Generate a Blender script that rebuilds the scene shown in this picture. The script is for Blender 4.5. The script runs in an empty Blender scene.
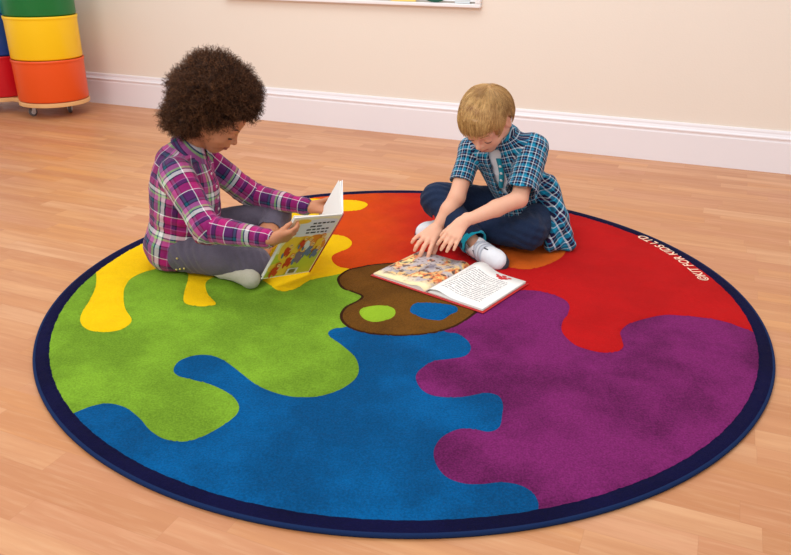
import bpy, bmesh, math, random
import numpy as np
from mathutils import Vector, Matrix, geometry
random.seed(7); RNG = np.random.default_rng(11)
S = bpy.context.scene; COL = S.collection
V = lambda *a: np.array(a, float)

# ------------------------------------------------------------------ camera
F, PIT, ROLL, YAW, CD, CH = 752.31, .418439, .0061585, -.0110554, 2.01618, .95279
WA, WD, SKH = .386345, 1.908414, .1895          # wall: angle, distance, baseboard height
fw = V(math.sin(YAW)*math.cos(PIT), math.cos(YAW)*math.cos(PIT), -math.sin(PIT))
_r = V(math.cos(YAW), -math.sin(YAW), 0); _u = np.cross(_r, fw)
cr = math.cos(ROLL)*_r+math.sin(ROLL)*_u; cu = -math.sin(ROLL)*_r+math.cos(ROLL)*_u
CO = V(0, -CD, CH)
def ray(x, y): return fw+((x-395.5)/F)*cr-((y-277.5)/F)*cu
def at(x, y, Y):
    d = ray(x, y); return CO+d*(Y-CO[1])/d[1]
def atz(x, y, z):
    d = ray(x, y); return CO+d*(z-CO[2])/d[2]
WN = V(math.sin(WA), math.cos(WA), 0); WT = V(math.cos(WA), -math.sin(WA), 0)
def wallpt(t, z, off=0): return WT*t+WN*(WD-off)+V(0, 0, z)   # off: distance in front of the wall
cam = bpy.data.cameras.new('camera'); camo = bpy.data.objects.new('camera', cam); COL.objects.link(camo)
cam.sensor_width = 36; cam.lens = F*36/791; cam.clip_start = .05; cam.clip_end = 60
M3 = Matrix((cr, cu, -fw)).transposed(); camo.matrix_world = Matrix.Translation(Vector(CO)) @ M3.to_4x4()
S.camera = camo

# ------------------------------------------------------------------ object helpers
def tag(o, label=None, cat=None, group=None, kind=None):
    if label: o['label'] = label
    if cat: o['category'] = cat
    if group: o['group'] = group
    if kind: o['kind'] = kind
    return o
def empty(name, loc, label, cat, group=None):
    o = bpy.data.objects.new(name, None); COL.objects.link(o); o.location = Vector(loc); o.empty_display_size = .05
    return tag(o, label, cat, group)
def origin(parent):
    p = V(0, 0, 0)
    while parent is not None: p = p+np.array(parent.location); parent = parent.parent
    return p
def mesh(name, verts, faces, mats, parent=None, smooth=True, fm=None, uv=None, col=None, loc=None):
    """verts in world coordinates; the object sits at its parent's base"""
    me = bpy.data.meshes.new(name)
    verts = np.asarray(verts, float)
    base = origin(parent)
    if parent is None and loc is not None: base = np.array(loc, float)
    me.from_pydata((verts-base).tolist() if len(verts) < 4000 else [], [], faces if len(verts) < 4000 else [])
    if len(verts) >= 4000:
        faces = np.asarray(faces, np.int32); n, k = faces.shape
        me.vertices.add(len(verts)); me.vertices.foreach_set('co', (verts-base).ravel())
        me.loops.add(n*k); me.loops.foreach_set('vertex_index', faces.ravel())
        me.polygons.add(n); me.polygons.foreach_set('loop_start', np.arange(0, n*k, k, dtype=np.int32))
        me.update(calc_edges=True); me.validate()
    for m in (mats if isinstance(mats, (list, tuple)) else [mats]): me.materials.append(m)
    if fm is not None: me.polygons.foreach_set('material_index', np.asarray(fm, np.int32))
    me.polygons.foreach_set('use_smooth', np.full(len(me.polygons), smooth))
    if uv is not None:
        l = me.uv_layers.new(name='UVMap'); l.data.foreach_set('uv', np.asarray(uv, np.float32).ravel())
    if col is not None:
        a = me.color_attributes.new('tint', 'FLOAT_COLOR', 'POINT'); a.data.foreach_set('color', np.asarray(col, np.float32).ravel())
    me.update()
    o = bpy.data.objects.new(name, me); COL.objects.link(o)
    if parent is not None: o.parent = parent
    elif loc is not None: o.location = Vector(loc)
    return o
class MB:
    def __init__(s): s.v = []; s.f = []; s.m = []
    def add(s, v, f, m=0):
        n = len(s.v); s.v += [tuple(p) for p in v]; s.f += [tuple(i+n for i in q) for q in f]; s.m += [m]*len(f)
    def box(s, c, ax, half, m=0):
        c = np.array(c); X, Y, Z = [np.array(a, float)*h for a, h in zip(ax, half)]
        v = [c+i*X+j*Y+k*Z for k in (-1, 1) for j in (-1, 1) for i in (-1, 1)]
        s.add(v, [(0, 2, 3, 1), (4, 5, 7, 6), (0, 1, 5, 4), (2, 6, 7, 3), (0, 4, 6, 2), (1, 3, 7, 5)], m)
    def tube(s, pts, r, n=8, m=0, cap=True):
        pts = [np.array(p, float) for p in pts]; rs = r if hasattr(r, '__len__') else [r]*len(pts)
        rings = []; a = None
        for i, p in enumerate(pts):
            t = pts[min(i+1, len(pts)-1)]-pts[max(i-1, 0)]; t = t/np.linalg.norm(t)
            if a is None: a = np.cross(t, V(.3, .2, 1)); 
            a = a-t*(a@t); a = a/np.linalg.norm(a); b = np.cross(t, a)
            rings.append([p+rs[i]*(math.cos(q)*a+math.sin(q)*b) for q in np.linspace(0, 2*math.pi, n, endpoint=False)])
        v = [p for R in rings for p in R]; f = []
        for i in range(len(pts)-1):
            for j in range(n): f.append((i*n+j, i*n+(j+1) % n, (i+1)*n+(j+1) % n, (i+1)*n+j))
        if cap: f += [tuple(range(n))[::-1], tuple((len(pts)-1)*n+j for j in range(n))]
        s.add(v, f, m)
    def lathe(s, c, prof, n=48, m=0, axis=None):
        c = np.array(c, float); Z = V(0, 0, 1) if axis is None else np.array(axis, float)
        X = np.cross(V(0, 1, 0.1), Z); X /= np.linalg.norm(X); Y = np.cross(Z, X)
        v = []; f = []
        for r, z in prof:
            for q in np.linspace(0, 2*math.pi, n, endpoint=False): v.append(c+Z*z+r*(math.cos(q)*X+math.sin(q)*Y))
        for i in range(len(prof)-1):
            for j in range(n): f.append((i*n+j, i*n+(j+1) % n, (i+1)*n+(j+1) % n, (i+1)*n+j))
        s.add(v, f, m)
    def build(s, name, mats, parent=None, smooth=False, loc=None):
        return mesh(name, s.v, s.f, mats, parent, smooth, fm=s.m, loc=loc)
def bevel(o, w, seg=2):
    m = o.modifiers.new('bevel', 'BEVEL'); m.width = w; m.segments = seg; m.limit_method = 'ANGLE'; return o

# ------------------------------------------------------------------ material helpers
def srgb(r, g, b):
    f = lambda c: (c/255/12.92 if c/255 <= .04045 else ((c/255+.055)/1.055)**2.4)
    return (f(r), f(g), f(b), 1)
class NT:
    def __init__(s, name):
        s.m = bpy.data.materials.new(name); s.m.use_nodes = True; s.t = s.m.node_tree
        s.b = s.t.nodes['Principled BSDF']
    def n(s, ty, ins=None, **kw):
        o = s.t.nodes.new(ty)
        for k, v in kw.items(): setattr(o, k, v)
        for k, v in (ins or {}).items():
            if isinstance(v, bpy.types.NodeSocket): s.t.links.new(v, o.inputs[k])
            else: o.inputs[k].default_value = v
        return o
    def math(s, op, a, b=0, c=0): return s.n('ShaderNodeMath', {0: a, 1: b, 2: c}, operation=op).outputs[0]
    def mix(s, f, a, b, bt='MIX'):
        o = s.t.nodes.new('ShaderNodeMix'); o.data_type = 'RGBA'; o.blend_type = bt
        for i, v in ((0, f), (6, a), (7, b)):
            if isinstance(v, bpy.types.NodeSocket): s.t.links.new(v, o.inputs[i])
            else: o.inputs[i].default_value = v
        return o.outputs[2]
    def ramp(s, f, stops, interp='LINEAR'):
        o = s.t.nodes.new('ShaderNodeValToRGB'); s.t.links.new(f, o.inputs[0]); cr_ = o.color_ramp; cr_.interpolation = interp
        while len(cr_.elements) < len(stops): cr_.elements.new(.5)
        for e, (p, c) in zip(cr_.elements, stops): e.position = p; e.color = c
        return o.outputs[0]
    def noise(s, scale, detail=3, vec=None, rough=.5, out='Fac'):
        o = s.n('ShaderNodeTexNoise', {'Scale': scale, 'Detail': detail, 'Roughness': rough})
        if vec is None: vec = s.obj()
        s.t.links.new(vec, o.inputs['Vector']); return o.outputs[out]
    def obj(s): return s.n('ShaderNodeTexCoord').outputs['Object']
    def set(s, **kw):
        for k, v in kw.items():
            k = k.replace('_', ' ')
            if isinstance(v, bpy.types.NodeSocket): s.t.links.new(v, s.b.inputs[k])
            else: s.b.inputs[k].default_value = v
        return s
    def bump(s, h, dist, strength=1):
        o = s.n('ShaderNodeBump', {'Height': h, 'Distance': dist, 'Strength': strength}); s.t.links.new(o.outputs[0], s.b.inputs['Normal']); return s
def simple(name, c, rough=.5, var=.08, scale=20, bump=0, bscale=200, spec=.5, **kw):
    t = NT(name); c = srgb(*c) if max(c) > 1 else c
    d = tuple(x*(1-var) for x in c[:3])+(1,); e = tuple(min(1, x*(1+var)) for x in c[:3])+(1,)
    t.set(Base_Color=t.mix(t.noise(scale), d, e), Roughness=rough, **kw); t.b.inputs['Specular IOR Level'].default_value = spec
    if bump: t.bump(t.noise(bscale, 2), bump)
    return t.m

# ------------------------------------------------------------------ SDF modelling
def sminf(a, b, k):
    if k <= 0: return np.minimum(a, b)
    h = np.clip(.5+.5*(b-a)/k, 0, 1); return b+(a-b)*h-k*h*(1-h)
class Field:
    def __init__(s, lo, hi, h):
        s.lo = np.array(lo, float); s.h = h; s.n = np.ceil((np.array(hi)-s.lo)/h).astype(int)+1
        s.a = np.full(s.n, .05, np.float32)
    def region(s, lo, hi):
        i0 = np.clip(np.floor((lo-s.lo)/s.h).astype(int), 0, s.n); i1 = np.clip(np.ceil((hi-s.lo)/s.h).astype(int)+1, 0, s.n)
        sl = tuple(slice(a, b) for a, b in zip(i0, i1))
        if any(b <= a for a, b in zip(i0, i1)): return sl, None
        ax = [(s.lo[i]+s.h*np.arange(i0[i], i1[i])).astype(np.float32) for i in range(3)]
        return sl, np.meshgrid(*ax, indexing='ij', sparse=True)
    def op(s, fn, lo, hi, k=0, mode='add', pad=None):
        pad = max(k, .012)+.004 if pad is None else pad
        sl, P = s.region(np.array(lo)-pad, np.array(hi)+pad)
        if P is None: return
        d = fn(*P)
        if mode == 'add': s.a[sl] = sminf(s.a[sl], d, k)
        elif mode == 'sub': s.a[sl] = -sminf(-s.a[sl], d, k)
        elif mode == 'int': s.a[sl] = np.maximum(s.a[sl], d)
    def cone(s, a, b, ra, rb, k=.015, mode='add'):
        a = np.array(a, float); b = np.array(b, float)
        r = max(ra, rb); s.op(conef(a, b, ra, rb), np.minimum(a, b)-r, np.maximum(a, b)+r, k, mode)
    def ell(s, c, rad, ax=None, k=.015, mode='add'):
        c = np.array(c, float); R = max(rad); s.op(ellf(c, rad, ax), c-R, c+R, k, mode)
    def ball(s, c, r, k=.015, mode='add'): s.cone(c, c, r, r, k, mode)
def conef(a, b, ra, rb):
    ab = b-a; L2 = float(ab@ab) or 1e-9
    def fn(x, y, z):
        px, py, pz = x-a[0], y-a[1], z-a[2]
        t = np.clip((px*ab[0]+py*ab[1]+pz*ab[2])/L2, 0, 1)
        return np.sqrt((px-t*ab[0])**2+(py-t*ab[1])**2+(pz-t*ab[2])**2)-(ra+(rb-ra)*t)
    return fn
def ellf(c, rad, ax=None):
    A = np.eye(3) if ax is None else np.array(ax, float); rad = np.array(rad, float)
    def fn(x, y, z):
        p = (x-c[0], y-c[1], z-c[2]); k0 = 0; k1 = 0
        for i in range(3):
            q = p[0]*A[i][0]+p[1]*A[i][1]+p[2]*A[i][2]; k0 = k0+(q/rad[i])**2; k1 = k1+(q/rad[i]**2)**2
        k0 = np.sqrt(k0); k1 = np.sqrt(k1)+1e-9; return k0*(k0-1)/k1
    return fn
def boxf(c, ax, half, rnd):
    ax = np.array(ax, float)
    def fn(x, y, z):
        p = (x-c[0], y-c[1], z-c[2]); o = 0; m = -1e9
        for i in range(3):
            q = np.abs(p[0]*ax[i][0]+p[1]*ax[i][1]+p[2]*ax[i][2])-(half[i]-rnd); o = o+np.maximum(q, 0)**2; m = np.maximum(m, q)
        return np.sqrt(o)+np.minimum(m, 0)-rnd
    return fn
def nets(fl, smooth=2):
    A = fl.a; S_ = A < 0
    c = S_[:-1, :-1, :-1].astype(np.int8)
    for d in ((1,0,0),(0,1,0),(0,0,1),(1,1,0),(1,0,1),(0,1,1),(1,1,1)):
        c = c+S_[d[0]:S_.shape[0]-1+d[0], d[1]:S_.shape[1]-1+d[1], d[2]:S_.shape[2]-1+d[2]]
    act = (c > 0) & (c < 8); I = np.argwhere(act); idx = np.full(act.shape, -1, np.int32); idx[act] = np.arange(len(I))
    acc = np.zeros((len(I), 3)); cnt = np.zeros(len(I))
    cs = [(i, j, k) for i in (0, 1) for j in (0, 1) for k in (0, 1)]
    for a in cs:
        for ax in range(3):
            if a[ax]: continue
            b = list(a); b[ax] = 1
            va = A[I[:,0]+a[0], I[:,1]+a[1], I[:,2]+a[2]]; vb = A[I[:,0]+b[0], I[:,1]+b[1], I[:,2]+b[2]]
            m = (va < 0) != (vb < 0); t = va[m]/(va[m]-vb[m])
            p = np.tile(np.array(a, float), (m.sum(), 1)); p[:, ax] += t; acc[m] += p; cnt[m] += 1
    verts = fl.lo+fl.h*(I+acc/cnt[:, None])
    quads = []
    for ax in range(3):
        u, v = (ax+1) % 3, (ax+2) % 3
        s0 = [slice(None)]*3; s1 = [slice(None)]*3; s0[ax] = slice(0, -1); s1[ax] = slice(1, None)
        d = S_[tuple(s0)] != S_[tuple(s1)]; E_ = np.argwhere(d)
        E_ = E_[(E_[:, u] > 0) & (E_[:, v] > 0) & (E_[:, u] < S_.shape[u]-1) & (E_[:, v] < S_.shape[v]-1)]
        ins = S_[E_[:,0], E_[:,1], E_[:,2]]
        def cell(du, dv):
            q = E_.copy(); q[:, u] -= du; q[:, v] -= dv; return idx[q[:,0], q[:,1], q[:,2]]
        Q = np.stack([cell(1, 1), cell(0, 1), cell(0, 0), cell(1, 0)], 1); Q[~ins] = Q[~ins][:, ::-1]; quads.append(Q)
    Q = np.concatenate(quads); Q = Q[(Q >= 0).all(1)]
    verts = lap(verts, Q, smooth)
    return verts, Q
def lap(v, Q, it, lam=.5):
    n = len(v); e = np.concatenate([Q[:, [0, 1]], Q[:, [1, 2]], Q[:, [2, 3]], Q[:, [3, 0]]])
    deg = np.bincount(e.ravel(), minlength=n).astype(float)+1e-9
    for _ in range(it):
        s = np.stack([np.bincount(e[:, 0], v[e[:, 1], i], n)+np.bincount(e[:, 1], v[e[:, 0], i], n) for i in range(3)], 1)
        v = v+lam*(s/deg[:, None]-v)
    return v
def normals(v, Q):
    n = np.cross(v[Q[:, 2]]-v[Q[:, 0]], v[Q[:, 3]]-v[Q[:, 1]]); o = np.zeros_like(v)
    for j in range(4):
        for i in range(3): o[:, i] += np.bincount(Q[:, j], n[:, i], len(v))
    return o/(np.linalg.norm(o, axis=1)[:, None]+1e-12)
_L = RNG.random((32, 32, 32))
def vnoise(p, freq):
    q = np.asarray(p)*freq+100; i = np.floor(q).astype(int); f = q-i; f = f*f*(3-2*f); o = 0
    for a in (0, 1):
        for b in (0, 1):
            for c in (0, 1):
                w = (f[:,0] if a else 1-f[:,0])*(f[:,1] if b else 1-f[:,1])*(f[:,2] if c else 1-f[:,2])
                o = o+w*_L[(i[:,0]+a) % 32, (i[:,1]+b) % 32, (i[:,2]+c) % 32]
    return o*2-1
def nrm(a): a = np.array(a, float); return a/np.linalg.norm(a)
def segdist(p, a, b):
    ab = b-a; t = np.clip(((p-a)@ab)/(ab@ab), 0, 1); return np.linalg.norm(p-a-t[:, None]*ab, axis=1), t

# ================================================================== MATERIALS
def floor_mat():
    t = NT('wood_floor'); o = t.n('ShaderNodeSeparateXYZ', {0: t.obj()})
    x, y = o.outputs[0], o.outputs[1]; SW, SL = .0645, .43
    row = t.math('FLOOR', t.math('DIVIDE', y, SW)); fy = t.math('FRACT', t.math('DIVIDE', y, SW))
    ro = t.n('ShaderNodeTexWhiteNoise', {1: row}, noise_dimensions='1D').outputs[0]
    xs = t.math('ADD', t.math('DIVIDE', x, SL), t.math('MULTIPLY', ro, 7.3)); sg = t.math('FLOOR', xs); fx = t.math('FRACT', xs)
    cell = t.n('ShaderNodeCombineXYZ', {0: sg, 1: row}).outputs[0]
    wn = t.n('ShaderNodeTexWhiteNoise', {0: cell}, noise_dimensions='3D'); rnd = wn.outputs[0]
    gv = t.n('ShaderNodeCombineXYZ', {0: t.math('MULTIPLY', x, 2.2), 1: t.math('MULTIPLY', y, 26.0), 2: t.math('MULTIPLY', rnd, 50)}).outputs[0]
    g = t.noise(1.0, 5, gv, .6); g2 = t.noise(3.5, 3, gv, .6)
    c = t.ramp(rnd, [(0, srgb(189, 127, 84)), (.3, srgb(197, 136, 92)), (.6, srgb(202, 143, 98)), (.85, srgb(207, 150, 106)), (1, srgb(213, 160, 118))])
    hu = t.n('ShaderNodeSeparateColor', {0: wn.outputs[1]}).outputs[1]
    c = t.mix(t.ramp(hu, [(0, (.5,.5,.5,1)), (.35, (0,0,0,1))]), c, srgb(200, 136, 104)); c = t.mix(t.ramp(hu, [(.65, (0,0,0,1)), (1, (.5,.5,.5,1))]), c, srgb(212, 146, 84))
    c = t.mix(t.math('MULTIPLY', t.ramp(g, [(.38, (0,0,0,1)), (.62, (1,1,1,1))]), .55), c, srgb(182, 118, 76))
    c = t.mix(t.math('MULTIPLY', t.ramp(g2, [(.5, (0,0,0,1)), (.75, (1,1,1,1))]), .25), c, srgb(222, 178, 136))
    e = t.math('MINIMUM', t.math('MULTIPLY', t.math('MINIMUM', fy, t.math('SUBTRACT', 1, fy)), SW), t.math('MULTIPLY', t.math('MINIMUM', fx, t.math('SUBTRACT', 1, fx)), SL))
    c = t.mix(t.math('MULTIPLY', t.math('LESS_THAN', e, .0007), .18), c, srgb(160, 98, 62))
    t.set(Base_Color=c, Roughness=t.math('MULTIPLY_ADD', g, .15, .3)); t.b.inputs['Specular IOR Level'].default_value = .42
    return t.m
M = {}
M['floor'] = floor_mat()
M['wall'] = simple('cream_wall_paint', (236, 224, 210), .85, .012, 3, bump=.0006, bscale=120, spec=.2)
M['white'] = simple('white_gloss_paint', (240, 236, 236), .35, .01, 5)
M['skirt'] = simple('white_trim_paint', (238, 233, 236), .45, .01, 5)

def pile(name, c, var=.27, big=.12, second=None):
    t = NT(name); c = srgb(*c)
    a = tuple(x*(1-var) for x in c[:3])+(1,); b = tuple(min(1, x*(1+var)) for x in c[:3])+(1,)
    pile_shade = t.ramp(t.noise(3.4, 5, rough=.6), [(.42, (0,0,0,1)), (.58, (1,1,1,1))]); gr = t.ramp(t.noise(230, 2), [(.3, (0,0,0,1)), (.7, (1,1,1,1))])  # light and dark patches of brushed-pile shading painted into the colour, plus fine grain
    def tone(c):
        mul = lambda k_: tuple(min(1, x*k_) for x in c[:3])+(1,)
        return t.mix(pile_shade, t.mix(gr, mul(1-var*1.25), mul(1-var*.2)), t.mix(gr, mul(1-var*.3), mul(1+var)))
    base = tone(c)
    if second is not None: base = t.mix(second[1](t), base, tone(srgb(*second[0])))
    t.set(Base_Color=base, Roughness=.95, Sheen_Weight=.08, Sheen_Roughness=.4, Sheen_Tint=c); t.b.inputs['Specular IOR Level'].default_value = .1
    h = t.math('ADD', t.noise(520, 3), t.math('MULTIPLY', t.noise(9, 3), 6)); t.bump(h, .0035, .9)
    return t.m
def redmix(t):
    o = t.n('ShaderNodeSeparateXYZ', {0: t.obj()}); n = t.noise(5, 3)
    v = t.math('ADD', t.math('MULTIPLY', o.outputs[0], 1.7), t.math('MULTIPLY', n, .5))
    return t.ramp(v, [(.0, (1,1,1,1)), (.45, (0,0,0,1))])
RUG = ['navy', 'green', 'yellow', 'blue', 'purple', 'red', 'brown', 'dark', 'lime', 'orange']
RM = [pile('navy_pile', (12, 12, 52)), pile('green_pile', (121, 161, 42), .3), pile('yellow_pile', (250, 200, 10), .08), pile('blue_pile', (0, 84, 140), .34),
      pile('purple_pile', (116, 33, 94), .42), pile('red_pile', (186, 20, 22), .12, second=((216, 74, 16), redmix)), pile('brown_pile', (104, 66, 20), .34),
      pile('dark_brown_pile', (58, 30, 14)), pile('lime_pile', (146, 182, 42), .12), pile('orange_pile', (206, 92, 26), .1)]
M['binding'] = simple('blue_edge_binding', (22, 40, 78), .9, .15, 300, bump=.001, bscale=300, spec=.1)
M['lettering'] = simple('pink_white_pile', (250, 205, 180), .95, .08, 300, spec=.1)

# ================================================================== ROOM
RW = Matrix.Rotation(-WA, 4, 'Z')
def roomobj(name, v, f, mat, kind='structure'):
    """v in wall frame: x along wall, y towards the wall, z up"""
    me = bpy.data.meshes.new(name); me.from_pydata([tuple(p) for p in v], [], f); me.materials.append(mat)
    o = bpy.data.objects.new(name, me); o.matrix_world = RW; COL.objects.link(o); o['kind'] = kind; return o
roomobj('floor', [(-5, -4.5, 0), (5, -4.5, 0), (5, WD+.1, 0), (-5, WD+.1, 0), (-5, -4.5, -.1), (5, -4.5, -.1), (5, WD+.1, -.1), (-5, WD+.1, -.1)],
        [(0, 1, 2, 3), (7, 6, 5, 4), (0, 4, 5, 1), (1, 5, 6, 2), (2, 6, 7, 3), (3, 7, 4, 0)], M['floor'])
roomobj('wall_back', [(-5, WD, -.1), (5, WD, -.1), (5, WD, 2.7), (-5, WD, 2.7), (-5, WD+.1, -.1), (5, WD+.1, -.1), (5, WD+.1, 2.7), (-5, WD+.1, 2.7)],
        [(0, 1, 2, 3), (7, 6, 5, 4), (0, 4, 5, 1), (1, 5, 6, 2), (2, 6, 7, 3), (3, 7, 4, 0)], M['wall'])
prof = [(0, 0), (-.018, 0), (-.018, SKH-.052), (-.016, SKH-.046), (-.0165, SKH-.04), (-.019, SKH-.036), (-.019, SKH-.031), (-.014, SKH-.026), (-.010, SKH-.016), (-.0095, SKH-.008), (-.007, SKH-.001), (0, SKH)]
n = len(prof); vv = [(x, WD+d, z) for x in (-5, 5) for d, z in prof]
roomobj('baseboard_back', vv, [(i+n, i+1+n, i+1, i) for i in range(n-1)]+[tuple(range(n)), tuple(range(2*n-1, n-1, -1))], M['skirt'])

# ================================================================== DISPLAY BOARD ON THE WALL
tl = float(at(228, 0, 0)@V(0,0,0)) if False else None
def wall_hit(x, y, off=0):
    d = ray(x, y); return CO+d*((WD-off)-CO@WN)/(d@WN)
pR = wall_hit(480, 7, .03); tR = float(pR@WT); zB = float(pR[2])-.006; tL = float(wall_hit(226, 0, .03)@WT)-.012
bd = empty('notice_board', wallpt((tL+tR)/2, zB, 0), 'white framed notice board hanging on the cream wall above the baseboard', 'notice board')
Hb = .9; m = MB()
for (a, b, c, d) in ((tL, tR, zB, zB+.018), (tL, tR, zB+Hb-.028, zB+Hb), (tL, tL+.028, zB+.018, zB+Hb-.028), (tR-.028, tR, zB+.018, zB+Hb-.028)):
    m.box(wallpt((a+b)/2, (c+d)/2, .0155), (WT, WN, V(0,0,1)), ((b-a)/2, .0145, (d-c)/2))
bevel(m.build('frame', M['white'], bd), .004)
m = MB(); m.box(wallpt((tL+tR)/2, zB+Hb/2, .009), (WT, WN, V(0,0,1)), ((tR-tL)/2-.027, .006, Hb/2-.027))
m.build('backing_panel', simple('pale_board', (236, 238, 240), .6, .02), bd)
def paper(name, x0, x1, hgt, mat, rnd=False):
    a, b = [float(wall_hit(x, 1.5, .015)@WT) for x in (x0, x1)]; m = MB(); z0 = zB+.0195
    if rnd:
        c = wallpt((a+b)/2, z0+(b-a)*.55, .0165); k = 32
        v = [c+WT*math.cos(q)*(b-a)*.62+V(0,0,1)*math.sin(q)*(b-a)*.55 for q in np.linspace(0, 2*math.pi, k, endpoint=False)]
        m.add(v+[p+WN*.001 for p in v], [tuple(range(k))]+[(i, i+k, (i+1) % k+k, (i+1) % k) for i in range(k)])
    else: m.box(wallpt((a+b)/2, z0+hgt/2, .0165), (WT, WN, V(0,0,1)), ((b-a)/2, .001, hgt/2))
    m.build(name, mat, bd)
paper('yellow_paper', 391, 416, .12, simple('yellow_card', (246, 212, 110), .7))
paper('green_circle', 421, 449, .2, simple('green_card', (16, 84, 62), .7), True)
paper('grey_sheet', 455, 470, .25, simple('grey_card', (214, 220, 222), .7))

# ================================================================== STORAGE TOWER ON DOLLY
B1 = V(-2.098, 2.508, 0); B2 = B1+V(-.926, .3765, 0)*.412
ZB = .094; BH = .236; BR = .2
def bin_(c, k, mat, label):
    z = ZB+k*BH
    e = empty('storage_bin', c+V(0, 0, z), label, 'storage bin', 'stacked round storage bins'); m = MB()
    r0, r1 = BR-.005, BR
    m.lathe(c+V(0,0,z), [(0, .001), (r0-.012, .001), (r0-.004, .004), (r0, .012), (r1-.004, BH-.03), (r1-.001, BH-.012), (r1, BH-.003), (r1-.003, BH), (r1-.008, BH-.002), (r1-.009, BH-.012), (r0-.008, .014), (r0-.016, .007), (0, .007)], 72)
    m.build('bin_wall', mat, e, True)
    m = MB(); m.lathe(c+V(0,0,z), [(r1-.002, BH-.016), (r1+.0001, BH-.014), (r1+.0003, BH-.006), (r1, BH+.0005), (r1-.004, BH+.001), (r1-.009, BH-.001)], 72)
    m.build('rim', mat, e, True)
def plastic(name, c): return simple(name, c, .38, .02, 4, bump=.0008, bscale=25)
bin_(B1, 0, plastic('orange_plastic', (236, 84, 20)), 'round orange storage bin at the bottom of the right stack on the wheeled board')
bin_(B1, 1, plastic('yellow_plastic', (255, 204, 8)), 'round yellow storage bin in the middle of the stack')
bin_(B1, 2, plastic('green_plastic', (0, 116, 54)), 'round green storage bin on top of the yellow bin')
bin_(B2, 0, plastic('red_plastic', (206, 16, 36)), 'round red storage bin at the bottom of the stack cut by the left edge')
bin_(B2, 1, plastic('blue_plastic', (10, 72, 158)), 'round dark blue storage bin standing on the red bin')
bin_(B2, 2, plastic('pale_blue_plastic', (60, 150, 200)), 'round light blue storage bin on the dark blue bin at the left edge')
dl = empty('wheeled_board', (B1+B2)/2, 'low scalloped plywood board on small casters carrying the coloured storage bins', 'dolly')
ply = NT('plywood'); _o = ply.n('ShaderNodeSeparateXYZ', {0: ply.obj()})
ply.set(Base_Color=ply.mix(ply.noise(12, 4), srgb(214, 158, 98), srgb(236, 190, 130)), Roughness=.5); ply = ply.m
mid = (B1+B2)/2; rr = BR-.002; k = 120; out = []
for q in np.linspace(0, 2*math.pi, k, endpoint=False):
    d = V(math.cos(q), math.sin(q), 0); best = .1
    for c in (B1, B2):
        oc = mid-c; b = oc@d; disc = b*b-(oc@oc-rr*rr)
        if disc > 0: best = max(best, -b+math.sqrt(disc))
    out.append(mid+d*best)
m = MB(); m.add([p+V(0,0,ZB-.0235) for p in out]+[p+V(0,0,ZB-.0005) for p in out], [tuple(range(k))[::-1], tuple(range(k, 2*k))]+[(i, (i+1) % k, (i+1) % k+k, i+k) for i in range(k)])
bevel(m.build('board', ply, dl), .003)
steel = simple('zinc_steel', (190, 192, 196), .3, .05, Metallic=1.0); rubber = simple('grey_rubber', (96, 92, 92), .6); hubm = simple('hub_grey', (200, 200, 200), .4)
cas_pts = [atz(33, 111, .03), B1+V(.07, .03, .03), B1+V(-.02, .19, .03), B2+V(-.12, .1, .03), B2+V(-.02, -.19, .03)]
for i, p in enumerate(cas_pts):
    p = V(p[0], p[1], .025); w = nrm(V(math.cos(.8+i), math.sin(.8+i), 0)); s_ = np.cross(V(0,0,1), w)
    m = MB(); m.box(p+V(0,0,.0435), (w, s_, V(0,0,1)), (.02, .02, .0015)); m.lathe(p+V(0,0,.030), [(0, 0), (.012, 0), (.012, .009), (0, .009)], 20)
    for sg in (-1, 1): m.box(p+s_*sg*.012+V(0,0,.014)+w*.002, (w, s_, V(0,0,1)), (.010, .0015, .02))
    cs_ = m.build('caster', steel, dl)
    m = MB(); m.lathe(p-s_*.009, [(.006, 0), (.020, 0), (.024, .003), (.0245, .009), (.024, .015), (.020, .018), (.006, .018)], 28, axis=s_); m.build('wheel', rubber, cs_, True)
    m = MB(); m.lathe(p-s_*.0105, [(0, 0), (.013, 0), (.013, .021), (0, .021)], 20, axis=s_); m.build('wheel_hub', hubm, cs_)

# ================================================================== RUG
RT = .012
def cr_(pts, closed=False, sub=6):
    P_ = [np.array(p, float) for p in pts]; o = []; n = len(P_)
    g = (lambda i: P_[i % n]) if closed else (lambda i: P_[max(0, min(n-1, i))])
    for i in range(n if closed else n-1):
        a, b, c, d = g(i-1), g(i), g(i+1), g(i+2)
        for t in np.linspace(0, 1, sub, endpoint=False):
            o.append(.5*((2*b)+(c-a)*t+(2*a-5*b+4*c-d)*t*t+(3*b-a-3*c+d)*t**3))
    if not closed: o.append(P_[-1])
    return o
def rugc(pts, closed=False): return [tuple(q) for q in cr_([atz(x, y, RT)[:2] for x, y in pts], closed)]
cYG = rugc([(86,262),(93,268),(96,273.3),(95.4,286.2),(89.1,300.3),(81.4,313),(80.4,321.4),(86.8,328.4),(102,331.4),(118.4,329.5),(128.9,323.7),(131.3,317.8),(125.4,308.5),(123.5,297.9),(124.9,286.2),(132.4,276.8),(147.7,270.3),(170,266),(186,271),(187.8,278.7),(183.9,292.8),(184.8,302.2),(198.4,305.7),(210.1,305),(215.9,302.6),(208.2,294),(205.4,283.4),(211.3,277.6),(228,272),(245,272),(258,277),(268,283),(276.4,288.9),(285.8,290.5),(297.5,287),(310.4,279.5),(336.2,274),(352,271),(365,275)])
cYO = rugc([(365,275),(350.3,268.4),(338.6,265.9),(332,259.5),(333.9,253.7),(347.9,247.8),(351.9,242.4),(347.9,237.3),(338.6,234.5),(327,233.5),(319,229),(317,222),(325,214),(342.8,210.8),(352.6,210.4),(362,208.5),(367.8,203.8),(359.6,200.3),(343.3,199.4),(326.9,198.6),(302,197),(288,193)])
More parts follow.
